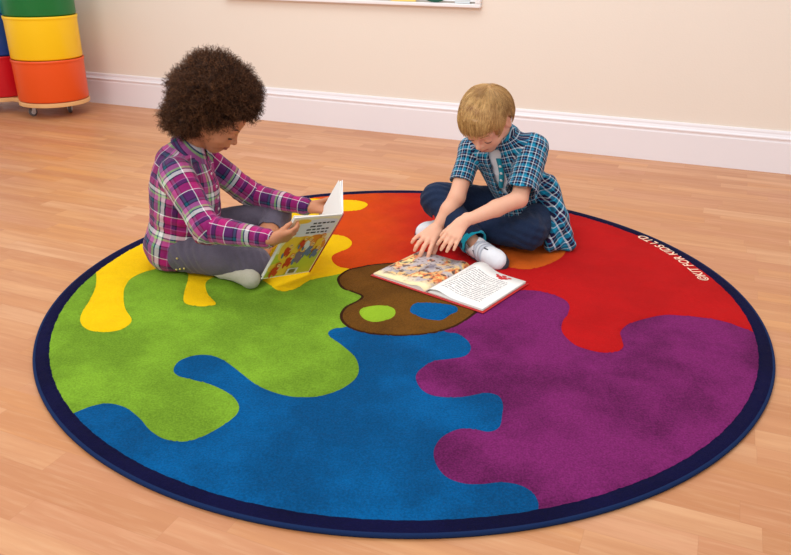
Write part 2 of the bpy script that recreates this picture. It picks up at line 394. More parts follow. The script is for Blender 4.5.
cGB = rugc([(58,419),(71.5,413.1),(90.3,405.6),(109,402.8),(125.4,406.8),(139.5,417.5),(149.4,429),(163.4,437.9),(182.2,440.7),(198.6,437.2),(215,429),(231.4,418.5),(238.4,410.3),(237.9,402.1),(229,392.7),(212.6,384.5),(191.5,378.7),(177.5,374.7),(173.5,368.6),(179.8,359.9),(196.2,354.5),(212.6,355.2),(226.7,361.6),(243.1,374),(257.1,384.5),(273.5,391.5),(289.9,395.5),(302.2,396.4),(320.9,395.2),(339.6,388.9),(353.7,379.5),(358.9,369),(354.9,356.1),(342,344.4),(330.3,336.2),(328.4,331.5),(335,327.5),(345.5,326.1),(365,318)])
cBP = rugc([(435,322),(445.6,331.2),(457.3,332.8),(467.8,339.8),(470.9,348),(465.5,355),(450.3,358.1),(433.9,360.4),(421,367.9),(415.8,376.1),(421,387.8),(433.9,394.9),(452.6,396.7),(469,394.9),(485.4,392.1),(498.3,394.9),(503,403.1),(502.3,414.1),(499.6,425.8),(489,430.9),(475,428.6),(458.6,428.1),(442.2,436.3),(434,449.2),(436.3,463.2),(446.8,476.1),(463.2,482.5),(482,483.2),(500.7,481.3),(519.5,483.9),(532.3,491.4),(538.2,500.7),(538.7,508.9),(539,522)])
cPR = rugc([(475,300),(492,297),(509.4,292.3),(523.4,289.4),(542.2,291.1),(560.9,296.9),(569.1,304),(567.9,313.3),(562.8,320.4),(562.1,330.9),(572.6,342.6),(586.7,348.5),(603.1,352),(617.1,350.8),(623.4,346.1),(621.8,337.9),(620.6,330.9),(628.8,323.4),(645.2,318),(660,315),(673.2,314.4),(701.3,316.8),(724.7,321),(743.4,327.3),(755.2,332),(768,337)])
cPal = rugc([(390.3,262.2),(372.7,263.8),(350.5,268),(339.9,273.9),(336.9,279.7),(342.3,287.9),(355.1,292.6),(361,295.4),(357.5,299.6),(345.8,305.5),(339.9,313.7),(342.3,321.9),(352.8,328.9),(371.5,333.6),(397.3,335.2),(423,334.1),(444.2,330.1),(460.6,323.1),(474.6,313.7),(485,303),(484,286),(468,273),(445,265),(418,261)], True)
cLime = rugc([(359.4,311.5),(364.5,306.7),(380.9,304.6),(392.6,307.1),(395.4,312.5),(390.3,317.9),(376.2,321.2),(364.5,318.4)], True)
cBlu = rugc([(410,310.5),(415.1,302.8),(431.5,302.3),(445.6,303.5),(456.1,305.9),(457.3,310.5),(450.3,314),(440.9,319.5),(426.8,318.2),(417.5,315.2)], True)
cOr = rugc([(497,255),(500,263),(514,267.5),(532,268.2),(550,263),(563,255),(566,245),(552,236),(528,231),(506,238)], True)
def offset_in(poly, d):
    P_ = np.array(poly); a = np.roll(P_, 3, 0); b = np.roll(P_, -3, 0); t = b-a; t /= np.linalg.norm(t, axis=1)[:, None]+1e-9
    nn = np.stack([-t[:,1], t[:,0]], 1); c = P_.mean(0)
    q = P_+nn*d
    area = lambda A_: abs(np.sum(A_[:,0]*np.roll(A_[:,1], -1)-np.roll(A_[:,0], -1)*A_[:,1]))
    return [tuple(x) for x in (q if area(q) < area(P_) else P_-nn*d)]
cPalIn = offset_in(cPal, .008)
def arc(a, b, R=1.2, ccw=True):
    if ccw and b < a: b += 2*math.pi
    if not ccw and b > a: b -= 2*math.pi
    return [(R*math.cos(q), R*math.sin(q)) for q in np.linspace(a, b, 24)]
ang = lambda p: math.atan2(p[1], p[0])
pYel = cYG+cYO+arc(ang(cYO[-1]), ang(cYG[0]))
pBlu = cGB+cBP+arc(ang(cBP[-1]), ang(cGB[0]), ccw=False)
pPur = cPR+arc(ang(cPR[-1]), ang(cBP[-1]), ccw=False)+cBP[::-1]
pRed = [(.0, .0)]+cYO[::1]+arc(ang(cYO[-1]), ang(cPR[-1]), ccw=False)+cPR[::-1]
def inpoly(P_, poly):
    x, y = P_[:,0], P_[:,1]; poly = np.array(poly); c = np.zeros(len(P_), bool); j = len(poly)-1
    for i in range(len(poly)):
        xi, yi = poly[i]; xj, yj = poly[j]
        if yi != yj: c ^= ((yi > y) != (yj > y)) & (x < (xj-xi)*(y-yi)/(yj-yi)+xi)
        j = i
    return c
RIN = .9635
def rug():
    pts = []; ed = []
    def add(curve, closed):
        n0 = len(pts); pts.extend(curve); n_ = len(curve)
        for i in range(n_-1+(1 if closed else 0)): ed.append((n0+i, n0+(i+1) % n_))
    K = 360; RO = .9965
    ring = lambda R, w=0: [(R*math.cos(q)+0, R*math.sin(q)) for q in np.linspace(0, 2*math.pi, K, endpoint=False)]
    inr = []
    for i, q in enumerate(np.linspace(0, 2*math.pi, 900, endpoint=False)):
        R = RIN+.0004*math.sin(i*2.1)+.0005*math.sin(i*.73); inr.append((R*math.cos(q), R*math.sin(q)))
    add(ring(RO), True); add(inr, True)
    def clip(c):
        o = [p for p in c if math.hypot(*p) < RIN-.003]; return o
    for c in (cYG, cYO, cGB, cBP, cPR):
        run = [p for p in c if math.hypot(*p) < .985]; add(run, False)
    for c in (cPal, cPalIn, cLime, cBlu, cOr): add(c, True)
    npat = len(pts); h = .0125
    for i in range(-82, 83):
        for j in range(-82, 83):
            x = (i+.5*(j % 2))*h; y = j*h*.87
            if math.hypot(x, y) < RO-.006: pts.append((x+random.uniform(-.002, .002), y+random.uniform(-.002, .002)))
    v, e, f, ov, oe, of = geometry.delaunay_2d_cdt([Vector(p) for p in pts], ed, [], 0, 1e-5)
    v = np.array([tuple(p) for p in v]); f = np.array([tuple(t) for t in f if len(t) == 3])
    c = v[f].mean(1); r = np.hypot(c[:,0], c[:,1]); f = f[r < RO+.001]; c = v[f].mean(1); r = np.hypot(c[:,0], c[:,1])
    mi = np.full(len(f), 1)
    # carve: classify by innermost pattern
    mi[inpoly(c, pRed)] = 5; mi[inpoly(c, pPur)] = 4; mi[inpoly(c, pBlu)] = 3; mi[inpoly(c, pYel)] = 2
    mi[inpoly(c, cOr)] = 9
    mi[inpoly(c, cPal)] = 7; mi[inpoly(c, cPalIn)] = 6; mi[inpoly(c, cLime)] = 8; mi[inpoly(c, cBlu)] = 3
    # navy band
    th = np.arctan2(c[:,1], c[:,0]) % (2*math.pi); ii = (th/(2*math.pi)*900)
    R = RIN+.0011*np.sin(np.floor(ii+.5)*2.1)+.0009*np.sin(np.floor(ii+.5)*.73)
    mi[inpoly(c, inr) == False] = 0
    z = np.full(len(v), RT)+.0006*vnoise(np.c_[v, v[:,0]*0], 35)
    # grooves where two colours meet
    vm = {}
    lo = np.full(len(v), 99); hi = np.full(len(v), -1)
    for k in range(3): np.minimum.at(lo, f[:,k], mi); np.maximum.at(hi, f[:,k], mi)
    z[lo != hi] -= .0022
    rv = np.hypot(v[:,0], v[:,1]); z[rv > RO-.002] = RT-.0025
    r_ = empty('rug', (0, 0, 0), 'large round rug patterned as spilled paint around a brown artist palette, navy border', 'rug')
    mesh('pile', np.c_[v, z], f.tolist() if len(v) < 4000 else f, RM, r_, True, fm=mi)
    m = MB(); m.lathe((0, 0, 0), [(0, .0005), (.998, .0005), (1.0015, .002), (1.0025, .006), (1.001, .0095), (.9975, .0108), (RO-.001, .0098), (RO-.004, .0085)], 360)
    m.build('edge_binding', M['binding'], r_, True)
    return r_
rg = rug()
def text_mesh(body, size, bold=0, shear=0):
    cv = bpy.data.curves.new('t', 'FONT'); cv.body = body; cv.size = size; cv.offset = bold; cv.shear = shear; cv.extrude = 0; cv.resolution_u = 4
    o = bpy.data.objects.new('t', cv); COL.objects.link(o); bpy.context.view_layer.update()
    me = bpy.data.meshes.new_from_object(o.evaluated_get(bpy.context.evaluated_depsgraph_get()))
    v = [tuple(p.co) for p in me.vertices]; f = [tuple(p.vertices) for p in me.polygons]
    bpy.data.objects.remove(o); bpy.data.curves.remove(cv); bpy.data.meshes.remove(me); return np.array(v), f
v, f = text_mesh('©KIT FOR KIDS LTD', .044, .0006, .15)
pa, pb = atz(707, 281, RT), atz(641, 236, RT); R = (math.hypot(*pa[:2])+math.hypot(*pb[:2]))/2+.012
ta, tb = ang(pa), ang(pb); w_ = v[:,0].max()
th = ta+(tb-ta)*v[:,0]/w_; rr_ = .946+.030*v[:,0]/w_-v[:,1]
mesh('lettering', np.c_[rr_*np.cos(th), rr_*np.sin(th), np.full(len(v), RT+.0016)], f, M['lettering'], rg, False)

# ================================================================== BOOKS
paper_w = simple('page_paper', (244, 240, 234), .6, .015, 30)
paper_e = NT('page_edges'); _s = paper_e.n('ShaderNodeSeparateXYZ', {0: paper_e.obj()})
paper_e.set(Base_Color=paper_e.mix(paper_e.math('FRACT', paper_e.math('MULTIPLY', _s.outputs[2], 900)), srgb(225, 218, 205), srgb(245, 240, 230)), Roughness=.8); paper_e = paper_e.m
red_cover = simple('red_book_cover', (196, 30, 32), .35, .04)
ink = simple('black_ink', (40, 38, 42), .6); 
def text_page():
    t = NT('printed_text_page'); uv = t.n('ShaderNodeTexCoord').outputs['UV']; o = t.n('ShaderNodeSeparateXYZ', {0: uv}); u, v = o.outputs[0], o.outputs[1]
    N = 23.0; r = t.math('FLOOR', t.math('MULTIPLY', v, N)); fr = t.math('FRACT', t.math('MULTIPLY', v, N))
    line = t.math('LESS_THAN', t.math('ABSOLUTE', t.math('SUBTRACT', fr, .5)), .2)
    wv = t.n('ShaderNodeCombineXYZ', {0: t.math('MULTIPLY', u, 42), 1: t.math('MULTIPLY', r, 7.7)}).outputs[0]
    word = t.math('GREATER_THAN', t.noise(1.0, 2, wv), .41)
    wv2 = t.n('ShaderNodeCombineXYZ', {0: t.math('MULTIPLY', u, 230), 1: t.math('MULTIPLY', r, 3.1), 2: t.math('MULTIPLY', fr, 2)}).outputs[0]
    let = t.math('GREATER_THAN', t.noise(1.0, 1, wv2), .4)
    inside = t.math('MULTIPLY', t.math('MULTIPLY', t.math('GREATER_THAN', u, .15), t.math('LESS_THAN', u, .84)), t.math('MULTIPLY', t.math('GREATER_THAN', v, .118), t.math('LESS_THAN', v, .82)))
    f = t.math('MULTIPLY', t.math('MULTIPLY', line, word), t.math('MULTIPLY', let, inside))
    t.set(Base_Color=t.mix(f, srgb(242, 238, 233), srgb(138, 134, 136)), Roughness=.55); return t.m
def picture_page():
    t = NT('picture_page'); uv = t.n('ShaderNodeTexCoord').outputs['UV']
    n1 = t.noise(2.6, 3, uv, .6, 'Color'); o = t.n('ShaderNodeSeparateXYZ', {0: n1})
    c = t.ramp(o.outputs[0], [(.30, srgb(90, 84, 110)), (.42, srgb(170, 160, 160)), (.48, srgb(236, 196, 120)), (.54, srgb(214, 96, 44)), (.60, srgb(246, 226, 150)), (.7, srgb(120, 110, 84))])
    c = t.mix(t.ramp(o.outputs[1], [(.5, (0,0,0,1)), (.58, (1,1,1,1))]), c, srgb(186, 176, 178))
    c = t.mix(t.ramp(t.noise(12, 3, uv), [(.55, (0,0,0,1)), (.6, (1,1,1,1))]), c, srgb(96, 70, 60))
    s_ = t.n('ShaderNodeSeparateXYZ', {0: uv}); n2 = t.noise(4, 3, uv)
    v = t.math('ADD', s_.outputs[1], t.math('MULTIPLY', t.math('SUBTRACT', n2, .5), .5))
    c = t.mix(t.ramp(v, [(.06, (1,1,1,1)), (.2, (0,0,0,1))]), c, srgb(247, 226, 176))
    t.set(Base_Color=c, Roughness=.5); return t.m
# --- book lying open on the rug
sx = nrm(V(.156, .201, 0)); wx = V(sx[1], -sx[0], 0); S0 = V(.062, -.015, 0); HB = .247
bk = empty('open_book', S0+sx*HB/2+V(0, 0, RT), 'open red-backed picture book lying flat on the rug, picture left and text right', 'book', 'open picture books')
def PB(a, b, z): return S0+wx*a+sx*b+V(0, 0, z+.0012)
def cover_sheet(a0, a1, nm):
    m = MB(); m.box(PB((a0+a1)/2, HB/2, RT+.0016), (wx, sx, V(0,0,1)), (abs(a1-a0)/2, HB/2+.004, .0013)); return bevel(m.build(nm, red_cover, bk), .0008)
cover_sheet(-.203, -.008, 'back_cover'); cover_sheet(.008, .207, 'front_cover'); cover_sheet(-.0085, .0085, 'spine')
def sheet(name, fn, a0, a1, b0, b1, mat, thick, n=28, k=6, parent=bk):
    v = []; uv = {}; 
    for j in range(k+1):
        for i in range(n+1):
            a = i/n; b = j/k; v.append(PB(a0+(a1-a0)*a, b0+(b1-b0)*b, fn(a, b)))
    N_ = len(v); v += [p-V(0, 0, thick(a_) if callable(thick) else thick) for p, a_ in zip(v, [i/n for j in range(k+1) for i in range(n+1)])]
    f = []; uvs = []; mi = []
    for j in range(k):
        for i in range(n):
            q = [j*(n+1)+i, j*(n+1)+i+1, (j+1)*(n+1)+i+1, (j+1)*(n+1)+i]
            if a1 < a0: q = q[::-1]
            f.append(q); mi.append(0); uvs += [((x % (n+1))/n, (x//(n+1))/k) for x in q]
            q2 = [x+N_ for x in q][::-1]; f.append(q2); mi.append(1); uvs += [(0, 0)]*4
    def side(l):
        for x, y in zip(l[:-1], l[1:]): f.append((x, y, y+N_, x+N_)[::(1 if a1 > a0 else -1)]); mi.append(1); uvs.extend([(0, 0)]*4)
    side(list(range(n+1))[::-1]); side([k*(n+1)+i for i in range(n+1)]); side([j*(n+1) for j in range(k+1)]); side([j*(n+1)+n for j in range(k+1)][::-1])
    return mesh(name, v, f, [mat, paper_e], parent, True, fm=mi, uv=uvs)
zb = RT+.003
lefth = lambda a, b: zb+.0075+.006*math.exp(-((a-.12)/.1)**2)-.006*math.exp(-(a/.03)**2)-.002*a
o = sheet('left_page_block', lambda a, b: lefth(a, b)-.0010, -.001, -.196, .003, HB-.003, paper_w, lambda a: lefth(a, 0)-.0010-zb-.0001); o.data.polygons.foreach_set('use_smooth', [False]*len(o.data.polygons))
sheet('picture_page', lambda a, b: lefth(a, b)+.0012*math.sin(a*3.1), -.001, -.197, .002, HB-.002, picture_page(), .0005)
righth = lambda a, b: zb+.007+.011*math.exp(-((a-.22)/.17)**2)-.012*math.exp(-(a/.04)**2)+.002*(1-a)
sheet('right_page_block', lambda a, b: righth(a, b)-.0035-.008*math.exp(-((a-.22)/.17)**2), .001, .200, .003, HB-.003, paper_w, lambda a: righth(a, 0)-.0035-.008*math.exp(-((a-.22)/.17)**2)-zb-.0001)
rp = lambda a, b: righth(a, b)+.010*math.exp(-((a-.25)/.2)**2)*(b**1.5)
tp = sheet('text_page', rp, .001, .201, .002, HB-.002, text_page(), .0005)
m = MB()
for (a, b, r) in ((.60, .90, .05), (.66, .945, .04), (.71, .90, .045), (.66, .87, .05), (.76, .935, .03), (.55, .93, .028)):
    pts = []
    for q in range(14):
        aa = a+r*math.cos(q*math.tau/14)*(1+.3*math.sin(q*2.3)); bb = b+r*.62*math.sin(q*math.tau/14); pts.append(PB(.001+.2*aa, .002+(HB-.004)*bb, rp(aa, bb)+.0006))
    m.add(pts, [tuple(range(14))])
m.build('red_heading', simple('red_ink', (196, 40, 40), .6), tp)

# --- upright book held by the child in the plaid shirt
BRt = V(-.292, .114, .022); BL = V(-.413, -.026, .058)
CW = float(np.linalg.norm(BRt-BL)); wv = (BRt-BL)/CW; sv = V(-.177, .071, .225)-BRt; sv = nrm(sv-wv*(wv@sv)); HT = .240
TR = BRt+sv*HT; TL = BL+sv*HT; nv = nrm(np.cross(wv, sv))
if nv@(CO-BL) < 0: nv = -nv
best = None
for q in np.linspace(0, 2*math.pi, 2000):                    # the front cover turns about the spine
    g_ = -wv*math.cos(q)+nv*math.sin(q); T_ = TR+g_*CW; d_ = T_-CO; px_ = (395.5+F*(d_@cr)/(d_@fw), 277.5-F*(d_@cu)/(d_@fw))
    e_ = (px_[0]-342)**2+(px_[1]-181)**2
    if best is None or e_ < best[0]: best = (e_, g_, px_, q)
g_ = best[1]; T1 = TR+g_*CW; T2 = T1-sv*HT
print('front', best)
print('BOOK A', BL, BRt, TL, TR, T1, 'CW', CW, 'proj')
bk2 = empty('open_book', (BL+BRt+T2)/3*V(1,1,0)+V(0,0,RT), 'picture book held upright by the child in the plaid pink shirt, yellow back cover showing', 'book', 'open picture books')
def P2(u, v, off=0): return BL+wv*CW*u+sv*HT*v+nv*off
m = MB(); m.box(P2(.5, .5, 0), (wv, sv, nv), (CW/2, HT/2, .0012)); bevel(m.build('back_cover', paper_w, bk2), .0006)
gn = nrm(np.cross(g_, sv)); gn = gn if gn@(TL-TR) > 0 else -gn
m = MB(); m.box(TR+g_*CW/2-sv*HT/2, (g_, sv, gn), (CW/2, HT/2, .0012)); bevel(m.build('front_cover', simple('cover_board', (235, 232, 234), .5), bk2), .0006)
m = MB(); m.tube([BRt+wv*.0015, TR+wv*.0015], .0035, 10); m.build('spine', simple('red_spine', (186, 60, 50), .4), bk2, True)
for k_, (t_, sh) in enumerate(((.03, .985), (.065, .98), (.93, .985), (.965, .988))):   # page stacks fanned inside the covers
    pd = nrm(-wv*(1-t_)+g_*t_); pn = nrm(np.cross(pd, sv)); m = MB(); L_ = CW*sh-.006
    m.box(TR+pd*(L_/2+.003)-sv*HT/2, (pd, sv, pn), (L_/2, HT/2-.003, .0007 if k_ in (1, 2) else .0013)); m.build('page', paper_w, bk2)
def flat(name, polys, mats, off=.0016):
    m = MB()
    for i, (pts, mi) in enumerate(polys): m.add([P2(u, v, off+i*.00006) for u, v in pts], [tuple(range(len(pts)))], mi)
    o = m.build(name, mats, bk2)
    return o
def ellp(cx, cy, rx, ry, rot=0, n=16, wob=0):
    o = []
    for i in range(n):
        q = i*math.tau/n; k_ = 1+wob*math.sin(3*q+cx*40); x, y = rx*math.cos(q)*k_, ry*math.sin(q)*k_; o.append((min(.985, max(.015, cx+x*math.cos(rot)-y*math.sin(rot))), min(.985, max(.015, cy+x*math.sin(rot)+y*math.cos(rot)))))
    return o
am = [simple('art_'+n_, c, .45, .05, 60) for n_, c in (('cream', (246, 232, 190)), ('lime', (196, 200, 60)), ('yellow', (244, 196, 60)), ('grey', (222, 220, 226)), ('red', (206, 52, 36)), ('orange', (232, 140, 44)), ('purple', (128, 104, 130)), ('blue', (96, 112, 150)), ('skin', (240, 190, 130)), ('black', (40, 36, 40)), ('olive', (110, 104, 60)))]
R4 = lambda a, b, c, d: [(a, b), (c, b), (c, d), (a, d)]
polys = [(R4(.02, .02, .98, .98), 0), (R4(.03, .02, .97, .42), 1), (ellp(.35, .5, .32, .2, .2, 20, .1), 2), (ellp(.7, .52, .27, .16, 0, 20, .1), 5), (ellp(.28, .18, .25, .13, 0, 16, .2), 2),
         ([(.2, .7), (.3, .68), (.95, .70), (.95, .93), (.6, .96), (.2, .93)], 3), (ellp(.22, .93, .16, .035), 2)]
for k_, (x, y, s_, c1, c2) in enumerate(((.22, .48, 1.0, 4, 2), (.36, .30, 1.0, 4, 5), (.52, .38, 1.25, 6, 2), (.66, .47, 1.1, 7, 5), (.56, .57, .9, 3, 2), (.8, .6, 1.0, 2, 5), (.44, .60, .8, 4, 2), (.16, .17, 1.0, 4, 4), (.82, .42, .9, 7, 2))):
    polys += [(ellp(x, y-.03*s_, .065*s_, .075*s_, .4, 14, .15), c1), (ellp(x-.05*s_, y-.10*s_, .022*s_, .05*s_, .3), c1 if k_ % 2 else 7), (ellp(x+.05*s_, y-.09*s_, .02*s_, .05*s_, -.4), c1), (ellp(x+.075*s_, y+.0*s_, .05*s_, .014*s_, .8), 8), (ellp(x+.02, y+.07*s_, .05*s_, .042*s_), c2), (ellp(x+.025, y+.062*s_, .034*s_, .03*s_), 8), (ellp(x+.015, y+.066*s_, .006, .006), 9), (ellp(x+.04, y+.066*s_, .006, .006), 9)]
polys += [(R4(.42, .05, .64, .15), 3), (R4(.46, .065, .6, .135), 10)]
flat('cover_picture', polys, am)
m = MB()
for r, (v0, u0, u1) in enumerate(((.885, .45, .9), (.835, .42, .66), (.785, .38, .84), (.735, .40, .84))):
    u = u0
    while u < u1:
        w_ = random.choice((.05, .07, .09, .11)); m.add([P2(min(a, u1), v0+b, .0024) for a, b in ((u, -.010), (u+w_, -.010), (u+w_, .012), (u, .012))], [(0, 1, 2, 3)]); u += w_+.025
m.build('printed_words', ink, bk2)

# ================================================================== PEOPLE: shared
def skin_mat(name, c, lipc, var=.06):
    t = NT(name); c = srgb(*c)
    a = tuple(x*(1-var) for x in c[:3])+(1,); b = tuple(min(1, x*(1+var)) for x in c[:3])+(1,)
    t.set(Base_Color=t.mix(t.noise(14, 3), a, b), Roughness=.5); t.b.inputs['Specular IOR Level'].default_value = .35
    t.set(Subsurface_Weight=.12, Subsurface_Scale=.02); t.b.inputs['Subsurface Radius'].default_value = (1, .35, .2)
    t.bump(t.noise(380, 2), .0004); return t.m
def plaid(name, pu, pv, su, sv_, weave=.5):
    t = NT(name); o = t.n('ShaderNodeSeparateXYZ', {0: t.n('ShaderNodeTexCoord').outputs['UV']})
    fu = t.math('FRACT', t.math('DIVIDE', o.outputs[0], pu)); fv = t.math('FRACT', t.math('DIVIDE', o.outputs[1], pv))
    def stops(l):
        o_ = []; p = 0
        for w_, c in l: o_.append((p, srgb(*c))); p += w_
        return o_
    cu_ = t.ramp(fu, stops(su), 'CONSTANT'); cv_ = t.ramp(fv, stops(sv_), 'CONSTANT')
    c = t.mix(weave, cu_, cv_)
    t.set(Base_Color=t.mix(t.math('MULTIPLY', t.noise(60, 3), .22), c, (.02, .01, .03, 1)), Roughness=.9, Sheen_Weight=.15); t.b.inputs['Specular IOR Level'].default_value = .15
    t.bump(t.math('ADD', t.noise(700, 2), t.math('MULTIPLY', t.noise(45, 3), 4)), .0012, .8); return t.m
def cloth_mat(name, c, var=.12, wrinkle=40, sheen=.15):
    t = NT(name); c = srgb(*c); a = tuple(x*(1-var) for x in c[:3])+(1,); b = tuple(min(1, x*(1+var)) for x in c[:3])+(1,)
    t.set(Base_Color=t.mix(t.noise(260, 3), a, b), Roughness=.9, Sheen_Weight=sheen); t.b.inputs['Specular IOR Level'].default_value = .15
    t.bump(t.math('ADD', t.noise(600, 2), t.math('MULTIPLY', t.noise(wrinkle, 3), 4)), .0012, .8); return t.m
def frame_for(d, ref):
    d = nrm(d); x = np.array(ref, float); x = x-d*(x@d); x = x/np.linalg.norm(x); return d, x, np.cross(d, x)
def limb_uv(v, Q, bones):
    """bones: (a, b, radius, ref, v0, uscale). Every face takes the frame of the bone it belongs to, as cloth cut in panels"""
    c = v[Q].mean(1); best = np.full(len(Q), 1e9); who = np.zeros(len(Q), int)
    for i, (a, b, r, ref, v0, us) in enumerate(bones):
        d, t = segdist(c, np.array(a), np.array(b)); d = d-r; m = d < best; best[m] = d[m]; who[m] = i
    uv = np.zeros((len(Q), 4, 2))
    for i, (a, b, r, ref, v0, us) in enumerate(bones):
        m = who == i
        if not m.any(): continue
        d, x, y = frame_for(np.array(b)-np.array(a), ref); p = v[Q[m]]-np.array(a)
        an = np.arctan2(p@y, p@x); a0 = an[:, :1]; an = a0+((an-a0+math.pi) % (2*math.pi)-math.pi)
        uv[m, :, 0] = an*us; uv[m, :, 1] = p@d+v0
    return uv.reshape(-1, 2), who
def crease(v, Q, amp, folds=()):
    n = normals(v, Q); d = amp*vnoise(v, 26)+amp*.45*vnoise(v, 60)
    for (c, ax, R, wl, am) in folds:                              # creases running across a bend
        c = np.array(c); q = v-c; r = np.linalg.norm(q, axis=1); ph = (q@nrm(ax))/wl*2*math.pi+2.2*vnoise(v, 18)
        d = d+am*np.sin(ph)*np.exp(-(r/R)**2)
    return v+n*d[:, None]
class Head:
    def __init__(s, c, f, up, k):
        s.c = np.array(c, float); s.f = nrm(f); u = np.array(up, float); s.u = nrm(u-s.f*(u@s.f)); s.l = np.cross(s.u, s.f); s.k = k
    def __call__(s, a, b, c): return s.c+s.k*(a*s.f+b*s.l+c*s.u)
    def local(s, p): q = (p-s.c)/s.k; return np.stack([q@s.f, q@s.l, q@s.u], -1)
    def build(s, F_, neck):
        k = s.k; ax = (s.f, s.l, s.u); E_ = lambda c, r, kk=.012, mode='add', a=None: F_.ell(s(*c), [x*k for x in r], a or ax, kk*k, mode)
        C_ = lambda a, b, ra, rb, kk=.01, mode='add': F_.cone(s(*a), s(*b), ra*k, rb*k, kk*k, mode)
        E_((-.012, 0, .018), (.089, .073, .074), .0)
        E_((.022, 0, .03), (.064, .062, .055), .02)
        E_((.034, 0, -.03), (.050, .056, .060), .02)
        for y in (-1, 1):
            C_((-.004, y*.046, -.045), (.046, y*.012, -.086), .020, .015, .025)
            C_((.047, y*.033, -.046), (.052, y*.027, -.056), .021, .018, .015)
        C_((.056, -.006, -.086), (.056, .006, -.086), .0145, .0145, .016)
        C_((.07, 0, -.055), (.066, 0, -.068), .018, .014, .018)
        for y in (-1, 1): E_((.088, y*.031, -.012), (.016, .018, .012), .014, 'sub')
        for y in (-1, 1): C_((.0765, y*.014, .006), (.066, y*.046, .004), .007, .006, .012)
        C_((.078, 0, .0), (.0925, 0, -.030), .0065, .008, .009); F_.ball(s(.0945, 0, -.0335), .0088*k, .006*k)
        for y in (-1, 1): F_.ball(s(.0855, y*.0095, -.0375), .0062*k, .005*k)
        for y in (-1, 1): F_.ball(s(.0665, y*.031, -.0135), .0155*k, .005*k)
        C_((.0855, -.004, -.0565), (.0865, 0, -.0565), .0048, .0048, .004)
        for y in (-1, 1):
            C_((.0865, y*.003, -.0565), (.078, y*.0185, -.0605), .0052, .003, .004)
            C_((.0835, y*.001, -.0655), (.0775, y*.016, -.0625), .0062, .0032, .004)
            C_((.092, 0, -.0608), (.0825, y*.018, -.0612), .0013, .0012, .002, 'sub')
        for y in (-1, 1):
            ea = (nrm(s.f*1+s.l*y*-.35), nrm(s.l*y+s.f*.35), s.u)
            E_((-.008, y*.072, -.014), (.0155, .0065, .027), .006, 'add', (ea[0], ea[1], nrm(s.u-s.f*.15)))
            E_((-.005, y*.0795, -.012), (.0085, .0055, .016), .003, 'sub', ea)
            F_.ball(s(-.009, y*.0725, -.036), .0065*k, .005*k)
        F_.cone(s(-.032, 0, -.045), neck, .037*k, .040*k, .02)
def hand(F_, w, d, n, th, L=.122, curls=((.3,.4,.3),)*4, spread=.12, thumb=(.9, .5, .3), k=1.0, side=None):
    """w wrist, d towards the fingers, n out of the palm, th sideways to the thumb"""
    d = nrm(d); n = np.array(n, float); n = nrm(n-d*(n@d)); t = np.cross(d, n); t = t if t@np.array(th) > 0 else -t
    s = L/.122; P = lambda a, b, c: w+s*(a*d+b*t+c*n)
    for o, l, r in ((.021, .060, .0085), (.007, .064, .009), (-.007, .062, .009), (-.019, .056, .008)):
        F_.cone(P(.004, o*.55, 0), P(l*.95, o, 0), .0125*s, r*s, .008)
    F_.cone(P(-.02, 0, 0), P(.012, 0, 0), .0155*s, .0145*s, .01)
    tips = []
    for i, (o, base, ln, r) in enumerate(((.0215, .061, .047, .0068), (.0072, .065, .052, .0070), (-.0072, .063, .048, .0068), (-.0205, .056, .038, .0061))):
        a = (1.5-i)*spread; dd = nrm(d*math.cos(a)+t*math.sin(a)); p = P(base*.9, o, .001); cur = 0
        seg = (.46, .30, .24); rr_ = (1.05, .98, .9, .78)
        for j in range(3):
            cur += curls[i][j]; v_ = dd*math.cos(cur)+n*math.sin(cur); q = p+v_*ln*seg[j]*s*1.06+(d*.006*s if j == 0 else 0)
            F_.cone(p, q, r*rr_[j]*s, r*rr_[j+1]*s, .0025 if j else .005); p = q
        tips.append(p)
    a, b, cc = thumb     # opening angle, towards the palm, bend
    p = P(.012, .014, .003); v_ = nrm(d*math.cos(a)+t*math.sin(a)+n*b); q = p+v_*.030*s; F_.cone(p, q, .0115*s, .009*s, .008)
    v2 = nrm(v_*math.cos(cc)+nrm(d+n*.5)*math.sin(cc)); r_ = q+v2*.021*s; F_.cone(q, r_, .0086*s, .008*s, .003)
    v3 = nrm(v2*math.cos(cc)+nrm(d+n*.7)*math.sin(cc)); e = r_+v3*.016*s; F_.cone(r_, e, .008*s, .0062*s, .003)
    return tips+[e]
def clip_plane(F_, p, n, lo, hi, keepk=0):
    """cut away everything on the side n of point p inside the box lo..hi"""
    p = np.array(p); n = nrm(n)
    sl, P = F_.region(np.array(lo), np.array(hi))
    d = (P[0]-p[0])*n[0]+(P[1]-p[1])*n[1]+(P[2]-p[2])*n[2]; F_.a[sl] = np.maximum(F_.a[sl], d)
def around(p, r): p = np.array(p); return p-r, p+r
def march(F_, x, y, start=.5):
    d = nrm(ray(x, y)); tt = np.arange(1.2, 4, .001); P = CO+d*tt[:, None]; I = np.round((P-F_.lo)/F_.h).astype(int)
    ok = ((I >= 0) & (I < F_.n)).all(1); P = P[ok]; I = I[ok]; a = F_.a[I[:,0], I[:,1], I[:,2]]
    if not len(a): return None
    w_ = np.argmax(a < 0)
    return P[w_] if a[w_] < 0 else None
def strands(roots, dirfn, steps, step, r, taper=True):
    """roots Nx3; dirfn(p, i) -> direction; three-sided tapering tubes"""
    p = roots.copy(); pts = [p]
    for i in range(steps): p = p+dirfn(p, i)*step; pts.append(p)
    P = np.stack(pts, 1); return tubes(P, r)
